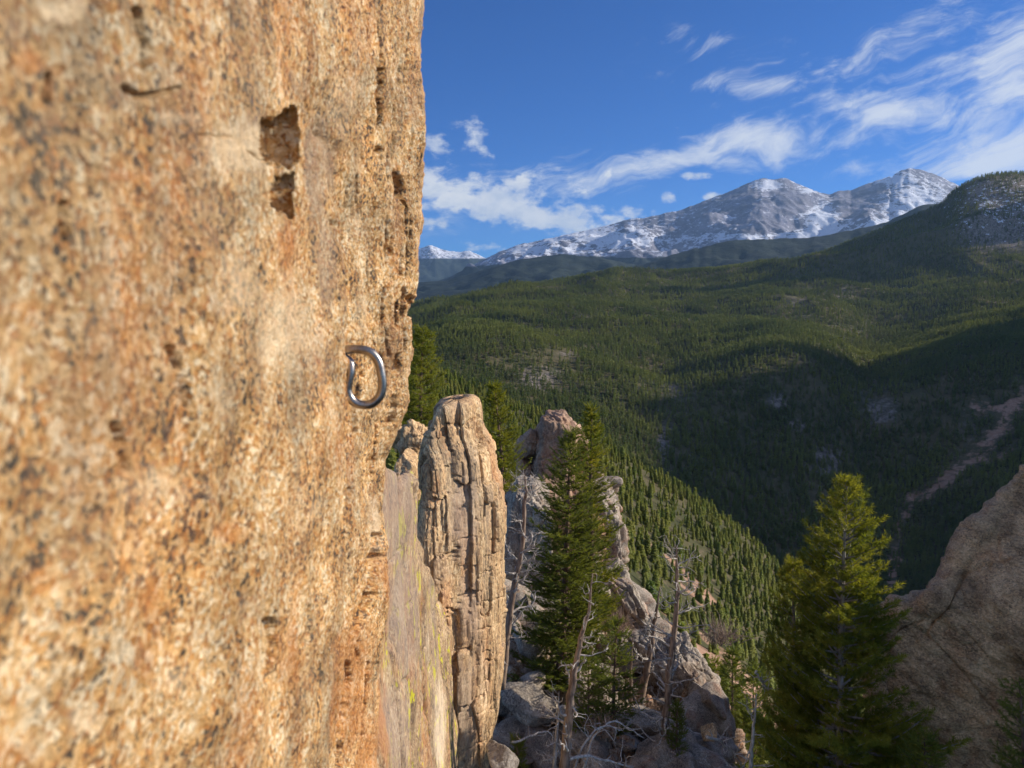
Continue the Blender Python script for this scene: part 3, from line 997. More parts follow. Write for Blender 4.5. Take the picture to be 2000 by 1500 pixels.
def rock_verts(seed, level, dims, nplanes=14, soft=.06, rough=.03, crack=None, boxy=False):
    V, F = ICO[level]
    r_ = np.random.default_rng(seed)
    nn = r_.normal(size=(nplanes, 3))
    nn /= np.linalg.norm(nn, axis=1, keepdims=True)
    dd = r_.uniform(.62, .98, nplanes)
    if boxy:
        ax = np.array([(1, 0, .1), (-1, 0, .05), (0, 1, 0), (0, -1, .1), (0.1, 0, 1), (.35, -.2, .9), (0, 0, -1)], float) + r_.normal(size=(7, 3)) * .07
        ax /= np.linalg.norm(ax, axis=1, keepdims=True)
        nn = np.vstack([ax, nn[:6]])
        dd = np.concatenate([r_.uniform(.82, .95, 7), r_.uniform(.95, 1.15, 6)])
    k = V @ nn.T
    rad = np.where(k > .05, dd[None] / np.maximum(k, .05), 9).min(1)
    rad = np.minimum(rad, 1.4 if boxy else 1.25)
    P = V * rad[:, None] * np.asarray(dims)
    m_ = min(dims)
    P = P + V * (soft * m_ * fbm(P / m_ * 1.6 + seed, 3, seed))[:, None]
    if crack:
        P = P + V * blocks(P + seed * 3.1, crack[0], seed + 5, crack[1], crack[2], .06, .12)[:, None]
    if crack and level > 4:
        P = P + V * (joints(P + seed * 3.1, .34, .42, seed + 40, .07, .08, .018, .7) + joints(P - seed * 1.7, .15, .22, seed + 41, .03, .035, .010, .7))[:, None]
    P = P + V * (rough * m_ * fbm(P / m_ * 7 + seed, 4, seed + 9))[:, None]
    return P, F


def rock_obj(name, px, py, Y, wpx, hpx, dy, seed, mat, label, level=5, rot=0, crack=None, cat='rock', np_=14, boxy=False):
    c = np.array(pt(px, py, Y))
    hw = wpx / FPX * Y / 2
    hh = hpx / FPX * Y / 2
    V, F = rock_verts(seed, level, (1, 1, 1) if False else (hw, dy, hh), np_, .07, .022, crack, boxy or name in ('rock_tower', 'rock_cliff', 'rock_block', 'rock_rib'))
    ca, sa = math.cos(R(rot)), math.sin(R(rot))
    V = np.stack([V[:, 0] * ca - V[:, 2] * sa, V[:, 1], V[:, 0] * sa + V[:, 2] * ca], -1)
    o = mesh_np(name, V, F, mat, None, True)
    o.location = [float(a) for a in c]
    tag(o, label, cat)
    return o


# outcrop towers behind the conifers
rock_obj('rock_tower', 1085, 900, 27, 92, 190, 1.1, 3, M_pink, 'pinkish rock tower with a flat notched top behind the pointed conifer', 6, -6, ((.9, .9, 1.3), .10, .10))
rock_obj('rock_tower', 1122, 890, 28.5, 54, 130, .9, 5, M_pink, 'short rounded rock hump just right of the flat topped tower', 5, 4, ((.9, .9, 1.3), .10, .10))
rock_obj('leaning_rock', 1034, 868, 27.5, 52, 70, .7, 8, M_pink, 'leaning wedge shaped rock left of the flat topped tower', 5, -25, ((1.2, 1.2, 1.6), .06, .06))
rock_obj('rock_block', 1022, 925, 27.5, 30, 70, .6, 9, M_pink, 'dark red rock column under the leaning wedge', 5, 0, ((1.2, 1.2, 1.6), .06, .06))
rock_obj('rock_cliff', 1030, 1045, 24, 100, 230, 1.6, 12, M_grey, 'fractured grey cliff behind the silvery dead tree', 6, -8, ((1.6, 1.6, 1.3), .16, .20))
rock_obj('rock_cliff', 1110, 1060, 25.5, 150, 250, 1.6, 13, M_pink, 'blocky cliff mostly hidden behind the tall conifer', 6, -5, ((1.2, 1.2, 1.0), .16, .20))
rock_obj('rock_cliff', 1180, 1060, 25.6, 68, 250, 1.2, 14, M_grey, 'narrow pale cliff edge showing right of the tall conifer', 6, 3, ((1.4, 1.4, 1.0), .14, .16))
rock_obj('rock_rib', 1212, 1180, 23.6, 90, 200, 1.0, 17, M_grey, 'ridged rock rib dropping right of the tall conifer', 6, 26, ((1.8, 1.4, .8), .14, .14))
rock_obj('rock_rib', 1352, 1335, 19.6, 90, 190, .9, 19, M_grey, 'pointed grey rock rib ending above the gully', 6, 30, ((1.6, 1.4, .9), .14, .14))
rock_obj('rock_rib', 1292, 1300, 20.6, 70, 150, .8, 21, M_grey, 'broken rock rib behind the brown dead trunk', 6, 28, ((1.8, 1.4, .9), .12, .14))
rock_obj('boulder', 1381, 1375, 18.2, 60, 100, .7, 23, M_grey, 'dark rounded boulder under the pointed rib', 5, 30)
rock_obj('boulder', 776, 855, 17, 40, 60, .35, 31, M_pin, 'small rounded boulder peeking out at the edge of the orange wall', 5, 10)
rock_obj('boulder', 811, 864, 16.5, 54, 96, .35, 33, M_pin, 'upright rounded boulder wedged left of the pinnacle', 5, -14, ((2, 2, 1.5), .05, .05))
rock_obj('boulder', 792, 930, 15.5, 60, 130, .45, 35, M_pin, 'dark shaded rock filling the gap left of the pinnacle', 5, 0)
rock_obj('boulder', 982, 1500, 9.5, 60, 110, .35, 37, M_grey, 'smooth pale boulder at the foot of the streaked slab', 5, 20)
rock_obj('rock_shelf', 1040, 1370, 15.8, 110, 60, .7, 39, M_grey, 'tilted slab of rock beside the foot of the pinnacle', 5, -25)
rock_obj('boulder', 1386, 1430, 15.8, 36, 32, .3, 41, M_pin, 'small tan boulder below the end of the rib', 5, 0)


# talus boulders: shared meshes, one object each
def slope_point(a, b):
    """a,b in 0..1 over the slope control grid -> (px,py,Y)"""
    i = a * (SLOPE_A.shape[0] - 1)
    j = b * (SLOPE_A.shape[1] - 1)
    i0, j0 = min(int(i), SLOPE_A.shape[0] - 2), min(int(j), SLOPE_A.shape[1] - 2)
    f, g = i - i0, j - j0
    A_ = SLOPE_A
    return (A_[i0, j0] * (1 - f) * (1 - g) + A_[i0 + 1, j0] * f * (1 - g) + A_[i0, j0 + 1] * (1 - f) * g + A_[i0 + 1, j0 + 1] * f * g)


tal_me = []
for k in range(10):
    V, F = rock_verts(100 + k, 4, (1, .8 + .3 * (k % 3), .55 + .25 * ((k * 7) % 4) / 3), 10, .035, .022)
    tal_me.append(mesh_np('talus_boulder', V, F, M_grey, None, True, None, None, False))
rr = random.Random(5)
for k in range(330):
    a, b_ = rr.uniform(.05, .97), rr.uniform(.26, .97)
    p = slope_point(a, b_)
    if p[0] < 965 and p[1] < 1450:
        continue
    pos = PT(p[0], p[1], p[2])
    s_ = rr.choice([.10, .13, .16, .2, .25, .32, .42, .55]) * rr.uniform(.8, 1.2)
    o = bpy.data.objects.new('talus_boulder', rr.choice(tal_me))
    o.location = (float(pos[0]), float(pos[1]), float(pos[2]) + s_ * .45)
    o.rotation_euler = (rr.uniform(-.6, .6), rr.uniform(.2, .9), rr.uniform(0, 6.28))
    o.scale = (s_ * 1.3, s_, s_)
    C.objects.link(o)
    siz = 'large' if s_ > .38 else ('small' if s_ < .2 else 'middling')
    where = ('in the shadow at the bottom of the slope' if p[1] > 1430 else 'on the slope between the pinnacle and the tall conifer' if p[0] < 1085 else
             'under the conifers left of the grey snag' if p[0] < 1230 else 'beside the grey snag and the rock rib')
    tag(o, '%s grey angular boulder lying %s' % (siz, where), 'boulder', 'talus boulders on the rocky slope')

# ------------------------------------------------------------------ big terrain: near spur, gorge, forested hills
COLS = [-600, 0, 400, 700, 800, 900, 1000, 1100, 1200, 1300, 1400, 1500, 1600, 1700, 1800, 1900, 2000, 2200, 2600]


def rows_of(tab):
    return interp(np.array(COLS, float), tab)


crest_spur = [(-600, 640), (700, 700), (800, 725), (870, 745), (1000, 800), (1100, 830), (1180, 870), (1250, 915), (1340, 958), (1420, 1015), (1530, 1100), (1600, 1190), (1700, 1320), (1800, 1500), (2000, 1800), (2600, 2300)]
KN = [  # r, rows by column
    (4, [(-600, 3600), (2600, 3600)]),
    (15, [(-600, 2300), (2600, 2300)]),
    (40, [(-600, 1500), (1000, 1560), (1400, 1700), (2600, 1800)]),
    (110, [(-600, 1000), (800, 1050), (1100, 1180), (1300, 1360), (1450, 1480), (1700, 1650), (2600, 2000)]),
    (200, [(-600, 900), (800, 900), (1000, 1000), (1200, 1160), (1300, 1250), (1450, 1330), (1700, 1580), (2600, 1900)]),
    (330, [(-600, 760), (800, 810), (1000, 900), (1200, 1010), (1300, 1085), (1450, 1200), (1600, 1330), (1800, 1600), (2600, 1950)]),
    (520, crest_spur),
    (640, [(-600, 670), (800, 790), (1000, 880), (1200, 960), (1400, 1080), (1530, 1160), (1600, 1215), (1700, 1260), (1800, 1270), (2000, 1240), (2600, 1100)]),
    (860, [(-600, 720), (800, 830), (1000, 850), (1200, 925), (1300, 975), (1400, 1060), (1530, 1130), (1700, 1130), (1800, 1120), (2000, 1020), (2600, 800)]),
    (1150, [(-600, 680), (800, 740), (1000, 770), (1200, 810), (1400, 850), (1500, 880), (1600, 900), (1700, 930), (1800, 930), (2000, 850), (2600, 700)]),
    (1500, [(-600, 640), (700, 660), (800, 685), (900, 660), (1000, 665), (1100, 695), (1200, 710), (1300, 740), (1400, 700), (1500, 670), (1600, 690), (1700, 760), (1800, 720), (1900, 690), (2000, 680), (2600, 600)]),
    (2100, [(-600, 640), (700, 640), (800, 640), (900, 618), (1000, 610), (1200, 625), (1400, 625), (1500, 610), (1600, 620), (1700, 650), (1800, 625), (1900, 590), (2000, 585), (2600, 520)]),
    (2800, [(-600, 610), (700, 615), (800, 607), (900, 588), (1000, 570), (1200, 562), (1400, 552), (1500, 545), (1600, 540), (1700, 530), (1800, 500), (1900, 480), (2000, 470), (2600, 460)]),
    (3600, [(-600, 610), (700, 612), (800, 605), (860, 593), (920, 578), (980, 563), (1040, 551), (1100, 543), (1160, 536), (1250, 531), (1340, 527), (1460, 520), (1520, 515), (1562, 503), (1600, 488), (1640, 470), (1700, 446), (1730, 434), (1784, 411), (1820, 394), (1841, 365), (1860, 356), (1880, 348), (1904, 341), (1952, 339), (2000, 346), (2200, 360), (2600, 420)]),
    (4300, [(-600, 620), (700, 612), (1000, 590), (1500, 565), (1800, 500), (2000, 470), (2600, 480)]),
    (5500, [(-600, 640), (1000, 640), (2000, 600), (2600, 600)]),
]
KN_FIN = None


def terrain():
    pxs = np.linspace(-600, 2600, 620)
    rk = np.array([k[0] for k in KN], float)
    Z = []
    for r_, tab in KN:
        rows = interp(pxs, tab)
        # smooth the polyline a little
        if r_ > 30:
            ker = np.hanning(7 if r_ > 3000 else 21)
            ker /= ker.sum()
            rows = np.convolve(np.pad(rows, len(ker) // 2, 'edge'), ker, 'valid')
        v = (750 - rows) / FPX
        ca, sa = math.cos(PITCH), math.sin(PITCH)
        Z.append(r_ * (-sa + v * ca) / (ca + v * sa))
    Z = np.array(Z)                       # knots x columns
    # sample radii
    rs = np.concatenate([np.geomspace(4, 600, 150), np.geomspace(606, 5500, 420)])
    lr, lk = np.log(rs), np.log(rk)
    # cubic Hermite (finite differences, limited) in log r
    m_ = np.zeros_like(Z)
    dk = np.diff(Z, axis=0) / np.diff(lk)[:, None]
    m_[1:-1] = np.where(dk[:-1] * dk[1:] > 0, 2 * dk[:-1] * dk[1:] / (dk[:-1] + dk[1:] + 1e-9), 0)
    m_[0], m_[-1] = dk[0], dk[-1]
    i = np.clip(np.searchsorted(lk, lr) - 1, 0, len(lk) - 2)
    h = (lk[i + 1] - lk[i])[:, None]
    t_ = ((lr - lk[i]) / (lk[i + 1] - lk[i]))[:, None]
    H = (2 * t_ ** 3 - 3 * t_ ** 2 + 1) * Z[i] + (t_ ** 3 - 2 * t_ ** 2 + t_) * h * m_[i] + (-2 * t_ ** 3 + 3 * t_ ** 2) * Z[i + 1] + (t_ ** 3 - t_ ** 2) * h * m_[i + 1]
    X = (pxs[None, :] - 1000) / FPX * rs[:, None] / math.cos(PITCH)
    Y = np.broadcast_to(rs[:, None], X.shape)
    P = np.stack([X, Y, H], -1)
    # gullies and spurs: ridged noise in the ground plane; crests keep their height
    q = np.stack([X, Y, 0 * X], -1)
    prot = 1 - np.exp(-((rs - 520) / 60) ** 2) * .75 - np.exp(-((rs - 3600) / 250) ** 2) * .8
    amp = np.clip((rs - 90) / 400, 0, 1) * prot
    rd = ridged(q / 900.0 + 3.1, 4, 121, .42) - 1.15
    sm = fbm(q / 260.0, 4, 131)
    H2 = H + amp[:, None] * (60 * rd * np.clip(Y / 1500, .3, 1.4) + 9 * sm * np.clip(Y / 1200, .4, 1.3))
    P[..., 2] = H2
    return pxs, rs, P


pxs, rs, TP = terrain()
PXg = np.broadcast_to(pxs[None, :], TP.shape[:2])
va = TP[..., 2] / TP[..., 1]
ROWg = 750 - FPX * (va * math.cos(PITCH) + math.sin(PITCH)) / (math.cos(PITCH) - va * math.sin(PITCH))
# tint masks (albedo only): dirt scar in the right gorge, rocky patches, snow spots
tint = np.zeros(TP.shape[:2] + (4,))
tint[..., 3] = 1
SCAR = [([(1755, 1150), (1765, 1080), (1775, 1000), (1790, 975)], 16), ([(1790, 975), (1850, 945), (1900, 905), (1940, 870), (1965, 820), (2010, 760)], 20), ([(1850, 930), (1880, 905)], 14), ([(1930, 900), (2000, 880)], 10),
        ([(1890, 800), (1960, 790)], 16)]
far = TP[..., 1] > 700
for pts_, wd in SCAR:
    for k in range(len(pts_) - 1):
        dd, _ = seg_dist(PXg + 14 * vnoise(np.stack([ROWg * .04, PXg * .02, PXg * 0], -1), 3), ROWg + 10 * vnoise(np.stack([PXg * .04, ROWg * .03, PXg * 0], -1), 4), pts_[k], pts_[k + 1])
        tint[..., 0] = np.maximum(tint[..., 0], .56 * np.exp(-(dd / (wd * 1.25)) ** 2) * far)
ROCKY = [(1330, 760, 80, 60), (1560, 690, 60, 30), (1560, 830, 40, 30), (1050, 740, 90, 45), (1110, 690, 60, 25), (1720, 800, 60, 50), (1930, 450, 120, 60), (1950, 390, 120, 60), (1620, 900, 60, 60), (1640, 570, 60, 20), (1560, 590, 60, 30),
         (1300, 860, 30, 60), (1820, 1150, 30, 30), (1690, 770, 60, 15), (1900, 840, 60, 40), (1520, 780, 40, 30)]
ROCKY += [(1960, 400, 130, 45), (1900, 370, 60, 25)]
for x_, y_, a_, b_ in ROCKY:
    g = np.exp(-((PXg - x_) / a_) ** 2 - ((ROWg - y_) / b_) ** 2) * far
    tint[..., 1] = np.maximum(tint[..., 1], g * (.85 if (x_ > 1850 and y_ < 460) else .66 if (x_, y_) in ((1560, 830), (1720, 800), (1620, 900), (1300, 860), (1520, 780), (1050, 740)) else .50))
tint[..., 2] = np.maximum(np.exp(-((PXg - 1930) / 150) ** 2 - ((ROWg - 400) / 75) ** 2) * 1.1, .25 * tint[..., 1]) * far
# near spur: light dirt openings low on the slope
q = np.stack([TP[..., 0], TP[..., 1], 0 * TP[..., 0]], -1)
op = sstep(.15, .55, fbm(q / 38.0, 3, 141)) * (TP[..., 1] < 330) * (TP[..., 1] > 70)
tint[..., 0] = np.maximum(tint[..., 0], op * .62)
gr = mesh_np('ground', TP.reshape(-1, 3), grid_faces(*TP.shape[:2]), M_ground, None, True, None, tint.reshape(-1, 4))
gr['kind'] = 'structure'
gr.name = 'terrain'


# unseen ridge added beyond the right edge, shaped to cast the gorge shadow
def shade_ridge():
    a_dir = np.array([math.sin(R(SUN_AZ)), math.cos(R(SUN_AZ))])
    b_dir = np.array([-a_dir[1], a_dir[0]])
    te = math.tan(R(SUN_EL))
    # wanted shadow edge in the photograph (upper limit of the shade)
    line = [(1215, 850), (1250, 800), (1330, 745), (1420, 705), (1500, 684), (1580, 690), (1640, 735), (1700, 722), (1760, 690), (1840, 665), (1920, 640), (2000, 622)]
    S_ = []
    for px, row in line:
        c = np.argmin(abs(pxs - px))
        vis = np.minimum.accumulate(ROWg[:, c])
        # last terrain sample (from the near side) that is visible at this row
        k = np.where((rs > 700) & (ROWg[:, c] <= row))[0]
        k = k[0] if len(k) else len(rs) - 1
        S_.append(TP[k, c])
    S_ = np.array(S_)
    bb = S_[:, :2] @ b_dir
    aa = S_[:, :2] @ a_dir
    o_ = np.argsort(bb)
    bb, aa, zz = bb[o_], aa[o_], S_[o_, 2]
    A0 = 3300.0
    hs = zz + (A0 - aa) * te
    B = np.linspace(430, 4000, 330)
    Hc = np.interp(B, bb, hs)
    Hc = np.where(B < bb[0], hs[0] - (bb[0] - B) * .0, Hc)
    Hc = np.where(B > bb[-1], hs[-1] - (B - bb[-1]) * 1.4, Hc)
    # higher summit added to this ridge to shade the steep hill at the right
    far_s = 274 + (A0 - 1430) * te
    Hc = np.maximum(Hc, far_s * sstep(2450, 2700, B) * (1 - sstep(2780, 3050, B)) - 300 * (B < 2500))
    Hc = Hc + 75 * fbm(np.stack([B / 210.0, 0 * B, 0 * B], -1), 4, 171) * sstep(600, 900, B)
    Hc *= sstep(380, 520, B)
    ker = np.hanning(9); ker /= ker.sum()
    Hc = np.convolve(np.pad(Hc, 4, 'edge'), ker, 'valid')
    ts = np.linspace(-1, 1, 90)
    bs = -420.0
    AA = A0 + np.sign(ts)[:, None] * np.abs(ts)[:, None] ** 1.2 * ((Hc - bs)[None, :] * .95 + 60)
    HH = Hc[None, :] - (Hc - bs)[None, :] * np.abs(ts)[:, None] ** 1.05
    Bm = np.broadcast_to(B[None, :], AA.shape)
    X = AA * a_dir[0] + Bm * b_dir[0]
    Y = AA * a_dir[1] + Bm * b_dir[1]
    P = np.stack([X, Y, HH], -1)
    P[..., 2] += 25 * fbm(P / 120.0, 4, 151) * (np.abs(ts) > .06)[:, None]
    o = mesh_np('added_shadow_ridge', P.reshape(-1, 3), grid_faces(*AA.shape), M_ground, None, True)
    o['kind'] = 'structure'


shade_ridge()


# ------------------------------------------------------------------ far ranges
def mat_snow(name, thr, rockc, snowc=(.64, .69, .79)):
    m, t = new_mat(name)
    ge = t.n('ShaderNodeNewGeometry')
    P = ge.outputs['Position']
    at = t.n('ShaderNodeAttribute', {'attribute_name': 'tint'})
    ch = t.n('ShaderNodeSeparateColor', None, Color=at.outputs['Color'])
    nz = t.n('ShaderNodeSeparateXYZ', None, Vector=ge.outputs['Normal']).outputs[2]
    n1 = t.noise(P, .0055, 7, .66)
    n2 = t.noise(t.mapping(P, (1, 1, 2.4), (0, .5, 0)), .010, 6, .68, .8)
    v = t.m('ADD', t.m('MULTIPLY', n1, .9), t.m('MULTIPLY', n2, 1.4))
    v = t.m('ADD', v, t.m('MULTIPLY', ch.outputs[0], .8))
    v = t.m('ADD', v, t.m('MULTIPLY', nz, .35))
    ln = t.noise(t.mapping(P, (1, .5, 1.6), (0, .35, .2)), .0042, 8, .62, 1.2)
    line = t.m('SUBTRACT', 1.0, t.m('MULTIPLY', t.m('ABSOLUTE', t.m('SUBTRACT', ln, .5)), 22.0))
    v = t.m('ADD', v, t.m('MULTIPLY', t.m('MAXIMUM', line, 0.0), .16))
    s = t.mrange(v, thr, thr + .09)
    rock = t.mix(t.mrange(n1, .35, .65), rockc, tuple(c * 1.7 for c in rockc))
    forest = t.mix(t.mrange(n1, .4, .6), (.012, .020, .022), (.030, .042, .036))
    col = t.mix(s, rock, snowc)
    col = t.mix(t.mrange(t.m('ADD', ch.outputs[1], t.m('MULTIPLY', t.m('SUBTRACT', n1, .5), .8)), .4, .6), col, forest)
    finish(t, col, .9, bump(t, n2, .7, 25.0), .1)
    return m


M_snow = mat_snow('snowy_mountain_rock', 1.67, (.15, .155, .20))  # rock and snow colours lightened and blued in place of thicker haze
M_foot = mat_snow('dark_forested_foothill', 3.6, (.03, .035, .04))


def range_mesh(name, rc, rf, rb, crest, foot, seed, mat, amp, colfn, n_u=520, n_v=150, px0=None, px1=None, ridge_scale=900.0, sharp=1.0, wobble=1.0):
    """mountain range: crest line at distance rc, front foot at rf, back foot at rb"""
    x0 = px0 if px0 is not None else crest[0][0]
    x1 = px1 if px1 is not None else crest[-1][0]
    px = np.linspace(x0, x1, n_u)
    rowc = interp(px, crest) + wobble * fbm(np.stack([px * .09, px * 0, px * 0 + seed], -1), 4, seed, .6)
    rowf = interp(px, foot)
    t1 = np.linspace(0, 1, n_v)
    t2 = np.linspace(0, 1, 40)[1:]
    Pc = PT(px, rowc, rc)
    Pf = PT(px, rowf, rf)
    front = Pf[None] * (1 - t1)[:, None, None] + Pc[None] * t1[:, None, None]
    zc = Pf[None, :, 2] + (Pc[None, :, 2] - Pf[None, :, 2]) * (t1[:, None] ** sharp)
    front[..., 2] = zc
    Pb = Pc.copy()
    Pb[:, 0] *= rb / rc
    Pb[:, 1] = rb
    Pb[:, 2] = -400
    back = Pc[None] * (1 - t2)[:, None, None] + Pb[None] * t2[:, None, None]
    P = np.concatenate([front, back], 0)
    tt = np.concatenate([t1, 1 + t2])[:, None]
    q = np.stack([P[..., 0], P[..., 1], 0 * P[..., 0]], -1)
    w_ = np.sin(np.clip(tt, 0, 1) * PI) ** .7 * (tt <= 1) + (tt > 1) * np.sin(np.clip(tt - 1, 0, 1) * PI) * .6
    P[..., 2] += amp * w_ * ((ridged(q / ridge_scale + seed, 5, seed, .52) - 1.1) + .35 * fbm(q / (ridge_scale * .3), 4, seed + 7))
    PXm = np.broadcast_to(px[None], P.shape[:2])
    v_ = P[..., 2] / P[..., 1]
    ROW = 750 - FPX * (v_ * math.cos(PITCH) + math.sin(PITCH)) / (math.cos(PITCH) - v_ * math.sin(PITCH))
    tn = np.zeros(P.shape[:2] + (4,))
    tn[..., 3] = 1
    colfn(tn, PXm, ROW, tt)
    o = mesh_np(name, P.reshape(-1, 3), grid_faces(*P.shape[:2]), mat, None, True, None, tn.reshape(-1, 4))
    o['kind'] = 'structure'
    return o


def snow_tint(tn, PX, ROW, tt):
    # tree line
    tl = interp(PX, [(700, 530), (960, 517), (1060, 506), (1150, 500), (1250, 502), (1330, 500), (1450, 492), (1600, 478), (1750, 450), (2000, 400)])
    tn[..., 1] = sstep(-12, 14, ROW - tl)
    s = .10 + 0 * PX
    # broad snowfields of the photograph: below the cirque, the left shoulder, the right apron
    for x_, y_, a_, b_, k_ in [(1560, 462, 140, 10, .55), (1700, 440, 90, 14, .5), (1180, 465, 110, 24, .45), (1600, 420, 45, 30, .6), (1500, 362, 22, 9, .7), (1750, 350, 30, 12, .5), (1790, 400, 70, 40, .5), (1050, 490, 60, 14, .4), (1350, 470, 120, 14, .15), (1580, 372, 30, 8, .5)]:
        s = s + k_ * np.exp(-((PX - x_) / a_) ** 2 - ((ROW - y_) / b_) ** 2)
    for x_, y_, a_, b_, k_ in [(1560, 395, 40, 22, .55), (1660, 395, 40, 22, .3), (1500, 440, 60, 18, .2), (1450, 380, 30, 12, .3), (1690, 372, 40, 12, .4), (1660, 430, 30, 20, .3)]:
        s = s - k_ * np.exp(-((PX - x_) / a_) ** 2 - ((ROW - y_) / b_) ** 2)
    tn[..., 0] = s


CREST = [(-500, 470), (-200, 455), (100, 490), (350, 520), (600, 560), (820, 560), (880, 540), (940, 510), (975, 492), (1010, 479), (1060, 468), (1110, 458), (1150, 449), (1200, 436), (1230, 428), (1265, 425), (1330, 410), (1380, 391), (1430, 372), (1470, 353), (1490, 347), (1500, 350), (1512, 352), (1524, 347), (1540, 350),
         (1560, 360), (1590, 373), (1618, 380), (1640, 373), (1662, 372), (1685, 362), (1715, 352), (1738, 344), (1741, 350), (1746, 340), (1760, 332), (1775, 329), (1805, 333), (1835, 345), (1860, 356), (1900, 380), (2000, 420), (2300, 460)]
range_mesh('snow_mountain', 13000, 8200, 17000, CREST, [(600, 600), (1200, 560), (1600, 540), (2300, 560)], 211, M_snow, 300, snow_tint, 1050, 240, ridge_scale=2100.0, sharp=1.35, wobble=.9)


def plain_snow(tn, PX, ROW, tt):
    tn[..., 0] = .35
    tn[..., 1] = sstep(498, 512, ROW)


range_mesh('distant_snow_peak', 22000, 17000, 26000, [(-500, 505), (0, 512), (300, 500), (500, 510), (700, 500), (790, 492), (825, 484), (850, 482), (870, 488), (890, 492), (915, 490), (930, 496), (980, 520), (1100, 560)],
           [(-500, 560), (1100, 560)], 231, M_snow, 350, plain_snow, 420, 70, ridge_scale=1500.0)


def forest_tint(tn, PX, ROW, tt):
    tn[..., 1] = 1


range_mesh('far_hill', 8200, 6300, 9500, [(-500, 540), (0, 530), (500, 560), (800, 553), (870, 548), (960, 522), (1020, 506), (1100, 496), (1170, 503), (1230, 515), (1300, 530), (1400, 560)], [(-500, 590), (1400, 590)], 241, M_foot, 90, forest_tint, 260, 60, ridge_scale=700.0)
range_mesh('far_hill', 7000, 5200, 8200, [(900, 580), (1100, 552), (1190, 534), (1260, 514), (1340, 490), (1390, 478), (1436, 468), (1500, 467), (1580, 464), (1620, 458), (1652, 451), (1690, 444), (1730, 434), (1800, 400), (2000, 380), (2300, 400)], [(900, 600), (2300, 590)], 251, M_foot, 80,
           forest_tint, 300, 60, ridge_scale=800.0)
range_mesh('valley_floor', 6300, 4300, 7000, [(-500, 560), (300, 575), (800, 574), (900, 566), (1000, 560), (1400, 570)], [(300, 625), (800, 622), (1400, 610)], 261, M_foot, 30, forest_tint, 160, 40, ridge_scale=900.0)


# ------------------------------------------------------------------ conifers
def spray_template(kind, rs_):
    """unit foliage piece along +X, length 1: narrow needle blades"""
    V, F = [], []
    def blade(p, d, w_, l_):
        d = np.array(d, float); d /= np.linalg.norm(d)
        s = np.cross(d, rs_.normal(size=3)); s /= np.linalg.norm(s)
        k = len(V)
        V.extend([np.array(p) - s * w_ / 2, np.array(p) + s * w_ / 2, np.array(p) + d * l_])
        F.append((k, k + 1, k + 2))
    if kind == 'flat':                    # fir: feather-like flat spray
        for k in range(9):
            x = .04 + k * .10
            for sg in (-1, 1):
                blade((x, 0, 0), (.75, sg * rs_.uniform(.5, 1.0), rs_.uniform(-.15, .3)), .075, .34 * (1.15 - .6 * x))
        blade((.1, 0, 0), (1, 0, .05), .10, .95)
        blade((.8, 0, 0), (1, .1, .15), .06, .35)
    else:                                 # pine: bottle-brush tuft
        for k in range(22):
            x = rs_.uniform(.1, .75)
            th = rs_.uniform(0, 2 * PI)
            blade((x, 0, 0), (rs_.uniform(.5, 1.3), math.cos(th), math.sin(th)), .06, rs_.uniform(.3, .5))
    return np.array(V), np.array(F)


def place(Vt, Ft, org, dirs, scl, rolls):
    """batch instance template (along +X) into world space; up stays roughly +Z"""
    n = len(org)
    d = dirs / (np.linalg.norm(dirs, axis=1, keepdims=True) + 1e-9)
    up = np.array([0, 0, 1.0])
    s = np.cross(up, d)
    s /= np.linalg.norm(s, axis=1, keepdims=True) + 1e-9
    u = np.cross(d, s)
    c, q = np.cos(rolls)[:, None], np.sin(rolls)[:, None]
    s2 = s * c + u * q
    u2 = -s * q + u * c
    V = org[:, None] + scl[:, None, None] * (Vt[None, :, 0:1] * d[:, None] + Vt[None, :, 1:2] * s2[:, None] + Vt[None, :, 2:3] * u2[:, None])
    F = Ft[None] + (np.arange(n) * len(Vt))[:, None, None]
    return V.reshape(-1, 3), F.reshape(-1, 3)


